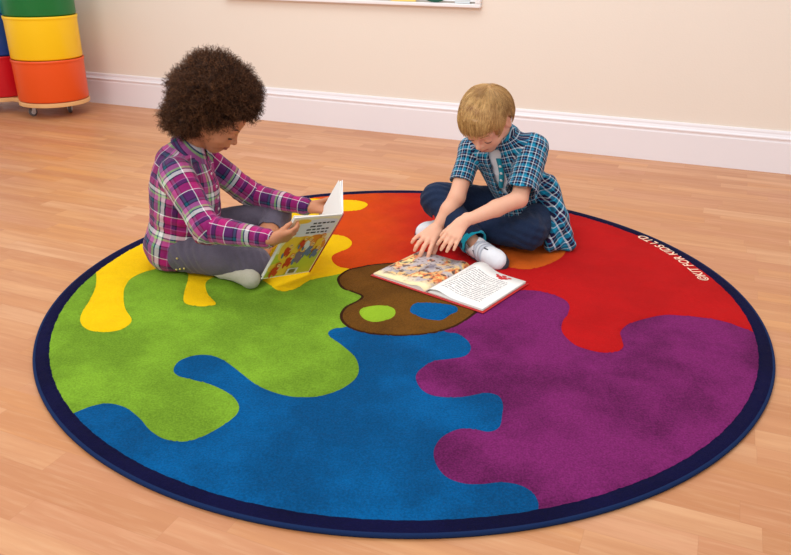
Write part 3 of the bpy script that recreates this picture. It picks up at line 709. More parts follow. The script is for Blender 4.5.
def tubes(P, r):
    N, K, _ = P.shape; T = np.gradient(P, axis=1); T /= np.linalg.norm(T, axis=2, keepdims=True)+1e-9
    a = np.cross(T, np.array([.31, .52, .79])); a /= np.linalg.norm(a, axis=2, keepdims=True)+1e-9; b = np.cross(T, a)
    rad = (r if np.ndim(r) else np.full(N, r))[:, None]*np.linspace(1, .45, K)[None, :]
    ring = [P+rad[..., None]*(math.cos(q)*a+math.sin(q)*b) for q in (0, 2.094, 4.189)]
    V_ = np.stack(ring, 2).reshape(-1, 3)
    i, k, j = np.meshgrid(np.arange(N), np.arange(K-1), np.arange(3), indexing='ij'); base = (i*K+k)*3; j2 = (j+1) % 3
    Q = np.stack([base+j, base+j2, base+3+j2, base+3+j], -1).reshape(-1, 4); return V_, Q
def hair_mat(name, c1, c2, rough=.45, spec=.4):
    t = NT(name); a = t.n('ShaderNodeAttribute', attribute_name='tint').outputs['Fac']
    t.set(Base_Color=t.mix(a, srgb(*c1), srgb(*c2)), Roughness=rough); t.b.inputs['Specular IOR Level'].default_value = spec; return t.m
def lid_line(H, side, mat, parent, name='eyelashes'):
    k = H.k; pts = []
    for q in np.linspace(-1.15, 1.15, 9):
        dirv = nrm(H.f*math.cos(q)*.86+H.l*side*math.sin(q)*.86-H.u*(.50-.18*abs(q)))
        pts.append(H(.0665, side*.031, -.0145)+dirv*.0160*k)
    m = MB(); m.tube(pts, [.0004]+[.0010]*7+[.0004], 6); return m.build(name, mat, parent, True)
def brow(H, side, mat, parent, surf):
    k = H.k; P = []
    for j in range(60):
        t_ = random.random(); y = side*(.013+.033*t_); z = .0075+.006*math.sin(t_*2.4)+random.uniform(-.0018, .0018)
        x = surf(y, z); 
        p = H(x+.0003, y, z); e = H(surf(y+side*.005, z+.0012)+.0006, y+side*.005, z+.0012); P.append([p, (p+e)/2+H.f*.0005, e])
    V_, Q = tubes(np.array(P), .0005); return mesh('eyebrow', V_, Q.tolist(), mat, parent)
def head_surface(F_, H):
    def fn(y, z):
        for x in np.arange(.12, .0, -.0006):
            i = np.round((H(x, y, z)-F_.lo)/F_.h).astype(int)
            if F_.a[i[0], i[1], i[2]] < 0: return x
        return .07
    return fn
HB_ = .002
def lips_faces(v, Q, H):
    c = H.local(v[Q].mean(1)); m = (c[:,0] > .072)
    d = np.full(len(Q), 9.)
    for y in (-1, 1):
        for a, b in ((V(.0885, y*.001, -.0567), V(.079, y*.0185, -.0608)), (V(.0865, y*.001, -.066), V(.0785, y*.0165, -.0628))):
            d = np.minimum(d, segdist(c, a, b)[0])
    return m & (d < .0046)

# ================================================================== CHILD WITH CURLY HAIR (left)
A = {}
def childA():
    root = empty('person', V(-.62, .19, RT), 'curly-haired child in a pink and purple plaid shirt sitting cross-legged reading an upright book', 'person')
    pel = V(-.705, .2, .098); chest = V(-.690, .2, .272); neck = V(-.650, .2, .380)
    H = Head(V(-.557, .198, .484), (.76, .07, -.65), (0, 0, 1), .93)
    Rs, Ls = V(-.662, .088, .332), V(-.650, .304, .332)
    Re, Le = at(207, 229, -.025), at(252, 195, .345)
    # hands on the book
    eR = TL-sv*HT*.215; eL = T1-sv*HT*.46
    Rw = at(271, 233, .0); Lw = at(290, 204, .27)
    dR = nrm(wv*.75+V(.45, 0, .12)+sv*.05); kR = eR-wv*.008+nv*.018
    Rw = kR-dR*.046
    nL = -gn if (-gn)@V(0, -1, 0) > 0 else gn
    dL = nrm(V(.9, -.1, .02)); Lw = eL-V(.064, 0, 0)-nL*.010
    if DBG:
        for nm, p in (('Re', Re), ('Le', Le), ('Rw', Rw), ('Lw', Lw), ('eR', eR), ('eL', eL)):
            d_ = p-CO; print('DBG', nm, p.round(3), 'px', (round(395.5+F*(d_@cr)/(d_@fw), 1), round(277.5-F*(d_@cu)/(d_@fw), 1)))
        print('DBG upper', np.linalg.norm(Rs-Re), 'fore', np.linalg.norm(Re-Rw), 'L', np.linalg.norm(Ls-Le), np.linalg.norm(Le-Lw))
    Rh, Lh = V(-.68, .125, .078), V(-.69, .275, .09)
    Rk, Lk = V(-.450, .066, .066), V(-.420, .335, .132)
    Ra, La = V(-.52, .30, .045), atz(247, 282, .036)+V(.006, .014, .008)
    Rt_, Lt = V(-.47, .40, .032), atz(247, 282, .036)+V(-.088, .072, .0)
    F_ = Field((-.84, -.19, .0145), (-.20, .45, .60), HB_)
    H.build(F_, neck+V(-.004, 0, -.01))
    fx, ly, uz = nrm(V(.97, 0, -.22)), V(0, 1, 0), nrm(V(.22, 0, .97))
    ax = (fx, ly, uz)
    def torso(G, g, k=.03):
        G.ell(chest+V(.0, 0, .0), (.066+g, .092+g, .088+g), ax, k); G.ell((pel+chest)/2, (.066+g, .084+g, .10+g), ax, k); G.ell(pel, (.078+g, .098+g, .078+g), ax, k)
        G.cone(Rs+V(.0, .012, 0), Ls-V(.0, .012, 0), .034+g, .034+g, k); G.cone(chest+V(-.002, 0, .07), neck, .05+g, .036+g, k)
    torso(F_, -.004)
    for s_, e, w_ in ((Rs, Re, Rw), (Ls, Le, Lw)):
        F_.cone(s_, e, .031, .025, .012); F_.cone(e, w_, .0255, .0165, .01)
    for h_, k_, a_, t_ in ((Rh, Rk, Ra, Rt_), (Lh, Lk, La, Lt)):
        F_.cone(h_, k_, .055, .038, .02); F_.cone(k_, a_, .038, .021, .012); F_.ell(k_*.62+a_*.38, (.036, .036, .036), None, .02); F_.cone(a_, t_, .019, .014, .015)
    hand(F_, Rw, dR, -nv+sv*.1, sv, .101, ((.4,.45,.3), (.45,.45,.3), (.5,.5,.3), (.55,.5,.3)), .14, (.25, .45, .1))
    hand(F_, Lw, dL, nL, V(-.3, 0, 1), .110, ((.1,.1,.1), (.1,.15,.1), (.12,.15,.1), (.12,.2,.2)), .08, (.1, .4, .05))
    v, Q = nets(F_, 2)
    sk = skin_mat('brown_skin', (190, 126, 90), None); lp = simple('brown_lips', (150, 78, 66), .45)
    mesh('body', v, Q, [sk, lp], root, True, fm=lips_faces(v, Q, H).astype(int))
    surf = head_surface(F_, H)
    dark = simple('dark_lash', (26, 16, 12), .6)
    for sd in (-1, 1):
        lid_line(H, sd, dark, root); brow(H, sd, dark, root, surf)
        m = MB(); c_ = H(.0672, sd*.031, -.0165); m.lathe(c_, [(.0001, -.0138)]+[(.0133*math.sin(q), -.0133*math.cos(q)) for q in np.linspace(.1, 3.04, 14)]+[(.0001, .0138)], 20, axis=nrm(H.f*.8-H.u*.6)); m.build('eye', simple('dark_brown_eye', (46, 28, 20), .3), root, True)
    # ---- shirt
    G = Field((-.86, -.19, .010), (-.24, .44, .44), .0025)
    torso(G, .010, .035)
    G.ell(chest+V(.022, 0, -.02), (.096, .106, .10), ax, .04); G.ell((pel+chest)/2+V(.020, 0, -.01), (.100, .106, .10), ax, .04)
    G.ell(pel+V(-.018, 0, -.022), (.092, .126, .088), ax, .03)
    G.cone(Rs, Re, .050, .041, .022); G.cone(Re, Rw-(Rw-Re)*.06, .041, .028, .012); G.ball(Re, .042, .015)
    G.cone(Ls, Le, .049, .041, .018); G.cone(Le, Lw-(Lw-Le)*.06, .040, .028, .012)
    for e, w_ in ((Re, Rw), (Le, Lw)):
        dd = nrm(w_-e); cut = w_-dd*.008; clip_plane(G, cut, dd, *around(cut+dd*.03, .036)); G.cone(cut-dd*.012, cut+dd*.03, .0195, .019, 0, 'sub')
        G.cone(cut-dd*.035, cut-dd*.003, .0255, .0245, .002)
        G.cone(cut-dd*.012, cut+dd*.03, .0195, .019, 0, 'sub')
    # neck opening
    nd = nrm(H(-.03, 0, -.04)-neck); G.cone(neck+nd*.012, neck+nd*.09, .040, .044, .004, 'sub')
    clip_plane(G, neck+nd*.022, nd, *around(neck+nd*.06, .075))
    clip_plane(G, V(0, 0, .020), V(0, 0, -1), (-.9, -.1, 0), (-.2, .5, .05))
    # front hem lies over the lap
    v, Q = nets(G, 2)
    v = crease(v, Q, .0036, ((Re, Rw-Re, .05, .017, .0022), (Le, Lw-Le, .05, .017, .0022), (Rs+V(.02, -.02, -.06), V(.3, 0, 1), .05, .024, .0016), ((pel+chest)/2+V(0, -.07, -.03), V(.2, 0, 1), .08, .028, .0026)))
    bones = [(pel, neck, .085, fx, 0, .088), (Rs, Re, .040, V(0, 0, 1)+V(1, 0, 0), .02, .040), (Re, Rw, .031, V(0, 0, 1), .03, .033), (Ls, Le, .040, V(0, 0, 1)+V(1, 0, 0), .05, .040), (Le, Lw, .031, V(0, 0, 1), .06, .033)]
    uv, who = limb_uv(v, Q, bones)
    MG, PU, TE, WH, GR, PK, DK = (180, 20, 108), (84, 30, 92), (8, 84, 104), (240, 240, 236), (160, 206, 130), (186, 96, 156), (18, 14, 40)
    st = [(.17, MG), (.02, WH), (.19, PU), (.025, DK), (.05, TE), (.025, DK), (.10, PK), (.05, GR), (.03, TE), (.08, WH), (.03, DK), (.11, MG), (.02, PK), (.07, PU), (.03, DK)]
    A['mat'] = plaid('pink_plaid', .128, .134, st, st[3:]+st[:3], .5)
    sh = mesh('shirt', v, Q, A['mat'], root, True, uv=uv)
    # collar: a stand round the neck with two folded leaves
    K = Field(neck-V(.09, .09, .06), neck+V(.11, .09, .08), .002)
    X = nrm(fx-nd*(fx@nd)); Y = np.cross(nd, X); ring = []
    for q in np.linspace(.30, 2*math.pi-.30, 26):
        rr1, rr2 = .041, .056; up = .036-.006*math.cos(q); front = max(0, math.cos(q))
        a_ = neck+X*math.cos(q)*rr1+Y*math.sin(q)*rr1+nd*up; b_ = neck+X*math.cos(q)*(rr2+.012*front)+Y*math.sin(q)*rr2+nd*(up-.030-.010*front)
        ring.append((a_, b_))
    for (a1, b1), (a2, b2) in zip(ring[:-1], ring[1:]):
        for t_ in np.linspace(0, 1, 12): K.cone(a1*(1-t_)+b1*t_, a2*(1-t_)+b2*t_, .0028, .0028, .0015)
    v, Q = nets(K, 2); uv = np.stack([v[Q]@Y, v[Q]@nd+.4*(v[Q]@X)], -1).reshape(-1, 2)
    mesh('collar', v, Q, A['mat'], sh, True, uv=uv)
    # button placket and buttons down the chest
    bt = simple('pale_button', (220, 200, 205), .3); pts = []
    for i in range(5):
        p0 = chest+uz*(.06-.035*i); d_ = nrm(fx+V(0, -.12, 0)); p = p0+d_*.14
        for t_ in np.arange(.14, .03, -.001):
            ii = np.round((p0+d_*t_-G.lo)/G.h).astype(int)
            if G.a[tuple(ii)] < 0: p = p0+d_*t_; break
        m = MB(); m.lathe(p+d_*.001, [(0, .003), (.0045, .0028), (.0052, .0015), (.005, 0), (0, 0)], 12, axis=d_); m.build('button', bt, sh, True)
    # ---- trousers
    T = Field((-.84, -.03, .006), (-.34, .46, .24), .0025)
    T.ell(pel-V(0, 0, .015), (.078, .096, .075), None, .02)
    T.cone(Rh, Rk, .060, .050, .03); T.cone(Lh, Lk, .062, .046, .03)
    Rm, Lm = Rk*.35+Ra*.65, Lk*.72+La*.28
    T.cone(Rk, Rm, .047, .038, .02); T.cone(Lk, Lm, .046, .040, .02)
    for kk, m_, a_ in ((Rk, Rm, Ra), (Lk, Lm, La)):
        dd = nrm(a_-kk); cut = m_+dd*.004; clip_plane(T, cut, dd, *around(cut+dd*.035, .04)); T.cone(cut-dd*.01, cut+dd*.05, .035, .034, 0, 'sub')
    clip_plane(T, V(0, 0, .0135), V(0, 0, -1), (-.9, -.1, 0), (-.2, .5, .03))
    v, Q = nets(T, 2); v = crease(v, Q, .0022, ((Rk, V(1, .3, .2), .06, .02, .0022), (Rh+V(.04, -.03, .02), V(1, -.2, .5), .07, .026, .0028), (Lk, V(1, 0, 0), .06, .02, .002)))
    v[:,2] = np.maximum(v[:,2], RT+.0008)
    gt = cloth_mat('grey_trousers', (92, 84, 98)); tr = mesh('trousers', v, Q, gt, root, True)
    st_ = simple('brass_stud', (226, 205, 120), .3, Metallic=.6)
    for x, y in ((176.5, 269.5), (180, 269), (184, 268.5), (177, 258.5)):
        p = march(T, x, y)
        if p is not None:
            d_ = -nrm(ray(x, y)); m = MB(); m.lathe(p+d_*.0025, [(0, .0022), (.0025, .0018), (.0034, 0), (0, -.001)], 10, axis=d_); m.build('stud', st_, tr, True)
    # ---- socks
    sc = cloth_mat('grey_sock', (176, 170, 152))
    for a_, t_, k_ in ((La, Lt, Lk), (Ra, Rt_, Rk)):
        K = Field(np.minimum(a_, t_)-.06, np.maximum(a_, t_)+.08, .002); ft = nrm(t_-a_); 
        K.cone(a_, a_+ft*.03, .024, .023, .01); K.cone(a_+ft*.03, t_, .023, .0195, .01); K.ball(t_+ft*.004, .020, .01); K.ball(a_-ft*.004+V(0, -.006, -.004), .0245, .02)
        up = nrm(k_-a_); K.cone(a_, a_+up*.035, .0245, .0255, .01); clip_plane(K, a_+up*.018, up, *around(a_+up*.05, .031))
        for q in range(5): K.ball(t_+ft*.014+np.cross(ft, V(0, 0, 1))*(q-2)*.008, .0085, .006)
        v, Q = nets(K, 2); v = crease(v, Q, .0009); v[:,2] = np.maximum(v[:,2], RT+.0006); mesh('sock', v, Q, sc, root, True)
    # ---- hair: a dense woolly core and thousands of curled strands
    hc = at(213.5, 95, .205); A['hc'] = hc
    K = Field(hc-.20, hc+.20, .004); ux = (cr, nrm(np.cross(cu, cr)), cu)
    def hairball(G_, g):
        G_.ell(hc+cr*.006, (.124+g, .125+g, .114+g), ux, .02); G_.ell(hc-cr*.056-cu*.052, (.088+g, .09+g, .070+g), ux, .03); G_.ell(hc-cr*.06-cu*.005, (.075+g, .08+g, .080+g), ux, .03); G_.ell(hc+cr*.070-cu*.012, (.07+g, .08+g, .065+g), ux, .03)
    hairball(K, -.014)
    # leave the face and the neck free
    K.ell(H(.112, 0, -.026), (.070, .078, .080), (H.f, H.l, H.u), .0, 'sub'); K.cone(neck-V(0, 0, .03), neck+nd*.028, .060, .052, 0, 'sub')
    K.ell(H(.07, 0, -.095), (.08, .075, .06), (H.f, H.l, H.u), .0, 'sub')
    v, Q = nets(K, 2); nn = normals(v, Q); v = v+nn*(.014*vnoise(v, 19)+.011*vnoise(v, 42)+.005*vnoise(v, 90))[:, None]
    hm = hair_mat('dark_curly_hair', (34, 18, 12), (136, 88, 56), .6, .25)
    hr = mesh('hair', v, Q, hm, root, True, col=np.repeat(.12+.0*v[:, :1], 4, 1))
    n_ = 15000; cq = v[Q].mean(1); cn = normals(v, Q)[Q[:, 0]]; pick = RNG.integers(0, len(cq), n_); P0 = cq[pick]; N0 = cn[pick]
    rad_ = nrm_rows(P0-hc); N0 = nrm_rows(N0*.5+rad_+RNG.normal(0, .35, N0.shape))
    keep = ~((H.local(P0)[:,0] > .05) & (H.local(P0)[:,2] < .06) & (N0@H.f > .2) & (N0@H.u < .35)); P0, N0 = P0[keep], N0[keep]; n_ = len(P0)
    K_ = 13; t_ = np.linspace(0, 1, K_)[None, :, None]; Ln = RNG.uniform(.010, .038, (n_, 1, 1)); a = nrm_rows(np.cross(N0, RNG.normal(0, 1, N0.shape))); b = np.cross(N0, a)
    ph = RNG.uniform(0, 6.28, (n_, 1, 1)); tw = RNG.uniform(8, 15, (n_, 1, 1))*np.sign(RNG.normal(0, 1, (n_, 1, 1))); cr1 = RNG.uniform(.002, .0048, (n_, 1, 1))
    P = P0[:, None]-N0[:, None]*.004+N0[:, None]*t_*Ln+cr1*np.minimum(1, t_*4)*(np.cos(ph+tw*t_)*a[:, None]+np.sin(ph+tw*t_)*b[:, None])
    V_, Q_ = tubes(P, RNG.uniform(.0005, .0010, n_)); tint = np.repeat(np.clip(RNG.normal(.35, .25, n_), 0, 1), K_*3)
    mesh('curls', V_, Q_, hm, hr, True, col=np.repeat(tint[:, None], 4, 1))
def nrm_rows(a): return a/(np.linalg.norm(a, axis=-1, keepdims=True)+1e-9)

DBG = False
childA()

# ================================================================== BLOND CHILD (right)
def childB():
    root = empty('person', V(.36, .42, RT), 'blond child in a blue checked short-sleeved shirt and jeans sitting cross-legged pointing at a page', 'person')
    pel = V(.435, .525, .10); chest = V(.355, .465, .268); neck = V(.318, .425, .372)
    hf = nrm(V(-.56, -.83, 0)); H = Head(V(.256, .350, .450), hf*.72-V(0, 0, .69), (0, 0, 1), .93)
    Rs, Ls = V(.222, .478, .312), V(.418, .392, .345)
    Re, Le = at(457, 197, .375), at(519, 199, .262)
    Rw = atz(436, 229, .084); Lw = atz(463, 222, .150)
    Rh, Lh = V(.375, .560, .095), V(.490, .470, .095)
    Rk, Lk = atz(438, 200, .148), V(.405, .300, .088)
    Ra, La = atz(477, 246, .056), V(.160, .435, .058)
    Rt_, Lt = atz(503, 264, .040), atz(418, 231, .048)
    if DBG:
        for nm, p in (('pel', pel), ('neck', neck), ('Rs', Rs), ('Ls', Ls), ('Re', Re), ('Le', Le), ('Rw', Rw), ('Lw', Lw), ('Rk', Rk), ('Lk', Lk), ('Ra', Ra), ('La', La), ('Rt', Rt_), ('Lt', Lt), ('H', H.c)):
            d_ = p-CO; print('DBG', nm, p.round(3), 'px', (round(395.5+F*(d_@cr)/(d_@fw), 1), round(277.5-F*(d_@cu)/(d_@fw), 1)))
        L_ = np.linalg.norm; print('DBG arms', L_(Rs-Re), L_(Re-Rw), L_(Ls-Le), L_(Le-Lw), 'legs', L_(Rh-Rk), L_(Rk-Ra), L_(Ra-Rt_), L_(Lh-Lk), L_(Lk-La), L_(La-Lt))
    F_ = Field((-.02, .06, .0145), (.60, .68, .60), HB_)
    H.build(F_, neck)
    uz = nrm(neck-pel); fx = nrm(V(-.55, -.80, 0)); fx = nrm(fx-uz*(fx@uz)); ly = np.cross(uz, fx); ax = (fx, ly, uz)
    def torso(G, g, k=.03):
        G.ell(chest, (.066+g, .090+g, .085+g), ax, k); G.ell((pel+chest)/2, (.066+g, .084+g, .095+g), ax, k); G.ell(pel, (.078+g, .098+g, .078+g), ax, k)
        G.cone(Rs+(Ls-Rs)*.05, Ls-(Ls-Rs)*.05, .034+g, .034+g, k); G.cone(chest+uz*.07, neck, .05+g, .036+g, k)
    torso(F_, -.006)
    for s_, e, w_ in ((Rs, Re, Rw), (Ls, Le, Lw)):
        F_.cone(s_, e, .033, .027, .012); F_.cone(e, e*.6+w_*.4, .0275, .0265, .01); F_.cone(e*.6+w_*.4, w_, .0265, .0175, .01)
    for h_, k_, a_, t_ in ((Rh, Rk, Ra, Rt_), (Lh, Lk, La, Lt)):
        F_.cone(h_, k_, .055, .038, .02); F_.cone(k_, a_, .036, .020, .012); F_.cone(a_, a_+nrm(t_-a_)*.06, .018, .014, .015)
    # right hand pointing at the page, left hand resting on the shin
    dR = nrm(atz(417, 248, .060)-Rw); hand(F_, Rw, dR, V(-.25, .25, -1), V(1, -.3, 0), .136, ((.45,.35,.2), (.25,.5,.45), (.15,.6,.5), (.0,.6,.5)), .20, (.45, .6, .2))
    dL = nrm(atz(450, 240, .105)-Lw); hand(F_, Lw, dL, V(-.2, .5, -.9), V(-1, -.2, .0), .118, ((.15,.35,.25), (.2,.35,.25), (.2,.3,.25), (.2,.3,.2)), .10, (.45, .3, .3))
    v, Q = nets(F_, 2)
    sk = skin_mat('fair_skin', (236, 178, 148), None, .05); lp = simple('pink_lips', (206, 120, 106), .45)
    mesh('body', v, Q, [sk, lp], root, True, fm=lips_faces(v, Q, H).astype(int))
    surf = head_surface(F_, H); bm_ = simple('blond_brow', (176, 132, 84), .6)
    for sd in (-1, 1):
        lid_line(H, sd, simple('brown_lash', (104, 70, 50), .6), root); brow(H, sd, bm_, root, surf)
        m = MB(); m.lathe(H(.0672, sd*.031, -.0165), [(.0001, -.0133)]+[(.0133*math.sin(q), -.0133*math.cos(q)) for q in np.linspace(.1, 3.04, 14)]+[(.0001, .0133)], 20, axis=nrm(H.f*.8-H.u*.6)); m.build('eye', simple('blue_grey_eye', (90, 96, 104), .3), root, True)
    # ---- white tee under the shirt
    E_ = Field((.18, .28, .05), (.56, .66, .44), .0025)
    torso(E_, .004); nd = nrm(H(-.03, 0, -.04)-neck); E_.cone(neck+nd*.004, neck+nd*.09, .040, .046, .003, 'sub'); clip_plane(E_, neck+nd*.02, nd, *around(neck+nd*.055, .07))
    v, Q = nets(E_, 2); v = crease(v, Q, .0018); tee = mesh('white_tee', v, Q, cloth_mat('white_cotton', (236, 236, 240), .04), root, True)
    # ---- open checked shirt
    G = Field((.12, .20, .010), (.66, .70, .46), .0025)
    torso(G, .017, .035)
    G.ell(pel+V(.01, .0, -.01), (.10, .118, .085), ax, .03)
    # tail of the shirt hanging over the hip down to the rug
    G.cone(V(.485, .45, .20), V(.520, .375, .10), .040, .034, .03); G.cone(V(.520, .375, .10), V(.555, .340, .032), .030, .022, .025); G.cone(V(.505, .365, .10), V(.488, .322, .036), .028, .018, .02); G.cone(V(.545, .345, .034), V(.490, .320, .036), .018, .017, .015)
    torso(G, .0105, .03) if False else None
    sub = Field(G.lo, G.lo+(G.n-1)*G.h, G.h); sub.a[:] = .05; torso(sub, .010, .03); 
    sub.a = sub.a[:G.n[0], :G.n[1], :G.n[2]]
    # opening down the front
    op = Field(G.lo, G.lo+(G.n-1)*G.h, G.h); op.a[:] = .05; op.a = op.a[:G.n[0], :G.n[1], :G.n[2]]
    od = nrm(fx+ly*.04)
    op.op(boxf(chest+od*.09+uz*.03, (od, np.cross(uz, od), uz), (.075, .022, .085), .012), chest-.25, chest+.25, 0)
    cut_ = np.maximum(op.a, -np.full_like(op.a, 1))
    G.a = np.maximum(G.a, -np.minimum(sub.a, cut_))
    # sleeves
    for s_, e, w_, r0, r1 in ((Rs, Re, Rw, .038, .039), (Ls, Le, Lw, .049, .052)):
        en = s_+(e-s_)*(.68 if e is Re else .86); dd = nrm(e-s_)
        S2 = Field(G.lo, G.lo+(G.n-1)*G.h, G.h); S2.a[:] = .05; S2.a = S2.a[:G.n[0], :G.n[1], :G.n[2]]
        S2.cone(s_, en+dd*.03, r0, r1, 0); clip_plane(S2, en, dd, *around(en+dd*.04, .055)); S2.cone(s_+dd*.04, en+dd*.06, r0-.010, r1-.005, .003, 'sub')
        G.a = sminf(G.a, S2.a, .015)
        G.cone(s_+dd*.045, en+dd*.06, r0-.012, r1-.006, .0, 'sub')
    G.cone(neck+nd*.0, neck+nd*.09, .043, .050, .004, 'sub'); clip_plane(G, neck+nd*.020, nd, *around(neck+nd*.06, .07))
    clip_plane(G, V(0, 0, .0145), V(0, 0, -1), (.1, .1, 0), (.7, .8, .04))
    v, Q = nets(G, 2)
    v = crease(v, Q, .0026, ((chest+ly*.08-uz*.05, V(.2, .2, 1), .09, .03, .0034), (Ls, Le-Ls, .07, .03, .0018), (V(.53, .37, .1), V(1, -.4, 0), .09, .028, .003)))
    bones = [(pel, neck, .095, -fx, 0, .095), (Rs, Rs+(Re-Rs)*.75, .044, V(0, 0, 1)+V(1, 0, 0), .02, .044), (Ls, Ls+(Le-Ls)*.75, .046, V(0, 0, 1)+V(1, 0, 0), .05, .046)]
    uv, who = limb_uv(v, Q, bones)
    TE, NV, WH, PU, LB = (8, 146, 182), (10, 12, 54), (222, 232, 240), (46, 18, 66), (50, 160, 200)
    st = [(.24, TE), (.07, WH), (.20, NV), (.06, LB), (.17, PU), (.07, WH), (.19, NV)]
    pm = plaid('blue_check', .036, .038, st, st[2:]+st[:2], .5)
    sh = mesh('checked_shirt', v, Q, pm, root, True, uv=uv)
    # collar leaves
    K = Field(neck-V(.1, .1, .08), neck+V(.1, .1, .1), .002)
    X = nrm(fx-nd*(fx@nd)); Y = np.cross(nd, X); ring = []
    for q in np.linspace(.55, 2*math.pi-.55, 26):
        front = max(0, math.cos(q)); a_ = neck+X*math.cos(q)*.042+Y*math.sin(q)*.042+nd*(.030-.004*math.cos(q)); b_ = neck+X*math.cos(q)*(.058+.012*front)+Y*math.sin(q)*.060+nd*(-.002-.014*front)
        ring.append((a_, b_))
    for (a1, b1), (a2, b2) in zip(ring[:-1], ring[1:]):
        for t_ in np.linspace(0, 1, 12): K.cone(a1*(1-t_)+b1*t_, a2*(1-t_)+b2*t_, .0028, .0028, .0015)
    v, Q = nets(K, 2); uv = np.stack([v[Q]@Y, v[Q]@nd+.4*(v[Q]@X)], -1).reshape(-1, 2)
    mesh('collar', v, Q, pm, sh, True, uv=uv)
    # teal button strip with white buttons at the edge of the opening
    strip = []; 
    for x, y in ((499, 158), (501, 165), (502, 172), (502, 179), (501, 187)):
        p = march(E_, x, y)
        if p is not None: strip.append(p+fx*.006)
    if len(strip) > 2:
        m = MB(); side_ = nrm(np.cross(fx, uz))
        v_ = [p+side_*o for p in strip for o in (-.009, .009)]+[p+side_*o-fx*.004 for p in strip for o in (-.009, .009)]; n_ = len(strip); f = []
        for i in range(n_-1): f += [(2*i, 2*i+1, 2*i+3, 2*i+2), (2*i+2*n_, 2*i+2+2*n_, 2*i+3+2*n_, 2*i+1+2*n_), (2*i, 2*i+2, 2*i+2+2*n_, 2*i+2*n_), (2*i+1, 2*i+1+2*n_, 2*i+3+2*n_, 2*i+3)]
        m.add(v_, f); m.build('button_strip', cloth_mat('teal_cotton', (30, 150, 172)), sh, True)
        for p in strip[1:4]:
            m = MB(); m.lathe(p+fx*.0008, [(0, .0028), (.0045, .0026), (.0054, .0012), (.005, 0), (0, 0)], 12, axis=fx); m.build('button', simple('white_button', (240, 240, 240), .3), sh, True)
    # ---- jeans
    T = Field((-.0, .14, .006), (.62, .68, .24), .0025)
    T.ell(pel-V(0, 0, .012), (.080, .098, .078), ax, .02)
    T.cone(Rh, Rk, .068, .058, .03); T.cone(Lh, Lk, .066, .055, .03)
    Rm, Lm = Rk*.10+Ra*.90, Lk*.14+La*.86
    T.cone(Rk, Rm, .055, .047, .02); T.cone(Lk, Lm, .054, .036, .02)
    for kk, m_ in ((Rk, Rm), (Lk, Lm)):
        dd = nrm(m_-kk); clip_plane(T, m_, dd, *around(m_+dd*.045, .055)); T.cone(m_-dd*.02, m_+dd*.05, .041 if kk is Rk else .033, .041 if kk is Rk else .033, 0, 'sub')
    clip_plane(T, V(0, 0, .0135), V(0, 0, -1), (-.1, .1, 0), (.7, .8, .03))
    v, Q = nets(T, 2); v = crease(v, Q, .0026, ((Lk, V(.3, .2, 1), .07, .026, .003), (Lk+V(-.02, .03, .03), V(1, 0, -.6), .08, .03, .0026), (Rk, V(.2, 1, .6), .07, .024, .003)))
    v[:,2] = np.maximum(v[:,2], RT+.0008)
    dn = cloth_mat('dark_denim', (31, 45, 72), .45, 30, .05); tr = mesh('jeans', v, Q, dn, root, True)
    # turquoise turn-up lining at the right ankle
    dd = nrm(Rm-Rk); K = Field(Rm-.09, Rm+.09, .002); K.cone(Rm-dd*.004, Rm+dd*.016, .0465, .0455, 0); clip_plane(K, Rm+dd*.009, dd, *around(Rm+dd*.055, .055)); clip_plane(K, Rm-dd*.002, -dd, *around(Rm-dd*.055, .06)); K.cone(Rm-dd*.03, Rm+dd*.05, .0405, .0405, 0, 'sub')
    v, Q = nets(K, 1); mesh('turn_up', v, Q, cloth_mat('turquoise_lining', (20, 170, 196), .06), tr, True)
    # ---- shoes
    wm = cloth_mat('white_leather', (232, 232, 236), .03, 20, 0); dk = simple('dark_sole', (44, 48, 60), .6); gm = simple('pale_strap', (198, 202, 212), .5)
    def shoe(a_, t_, up, big):
        f = nrm(t_-a_); u = nrm(up-f*(up@f)); s_ = np.cross(u, f); L_ = .175; c = a_+f*.028-u*.008     # c: centre of the shoe
        P = lambda x, y, z: c+f*x+s_*y+u*z
        K = Field(np.minimum(P(-.1,0,0), P(.1,0,0))-.07, np.maximum(P(-.1,0,0), P(.1,0,0))+.07, .002)
        K.cone(P(-.048, 0, -.006), P(-.030, 0, .018), .029, .027, .02); K.cone(P(-.05, 0, -.008), P(.045, .0, -.010), .030, .031, .02); K.ell(P(.055, 0, -.012), (.036, .034, .024), (f, s_, u), .02)
        K.cone(P(-.018, 0, .012), P(.035, 0, .0), .026, .024, .02)
        clip_plane(K, P(0, 0, -.026), -u, *around(P(0, 0, -.055), .14)); 
        K.cone(P(-.036, 0, .022), P(-.046, 0, .08), .0245, .026, .004, 'sub')
        v, Q = nets(K, 2); v[:,2] = np.maximum(v[:,2], RT+.0012); o_ = mesh('shoe', v, Q, wm, root, True); KU = K
        K = Field(np.minimum(P(-.1,0,0), P(.1,0,0))-.07, np.maximum(P(-.1,0,0), P(.1,0,0))+.07, .002)
        for x0, x1, r0, r1 in ((-.05, .0, .031, .029), (.0, .058, .029, .035)): K.cone(P(x0, 0, -.030), P(x1, 0, -.030), r0, r1, .01)
        clip_plane(K, P(0, 0, -.020), u, *around(P(0, 0, .02), .14)); clip_plane(K, P(0, 0, -.037), -u, *around(P(0, 0, -.07), .14))
        v, Q = nets(K, 1); v[:,2] = np.maximum(v[:,2], RT+.0008); mesh('sole', v, Q, dk, o_, True)
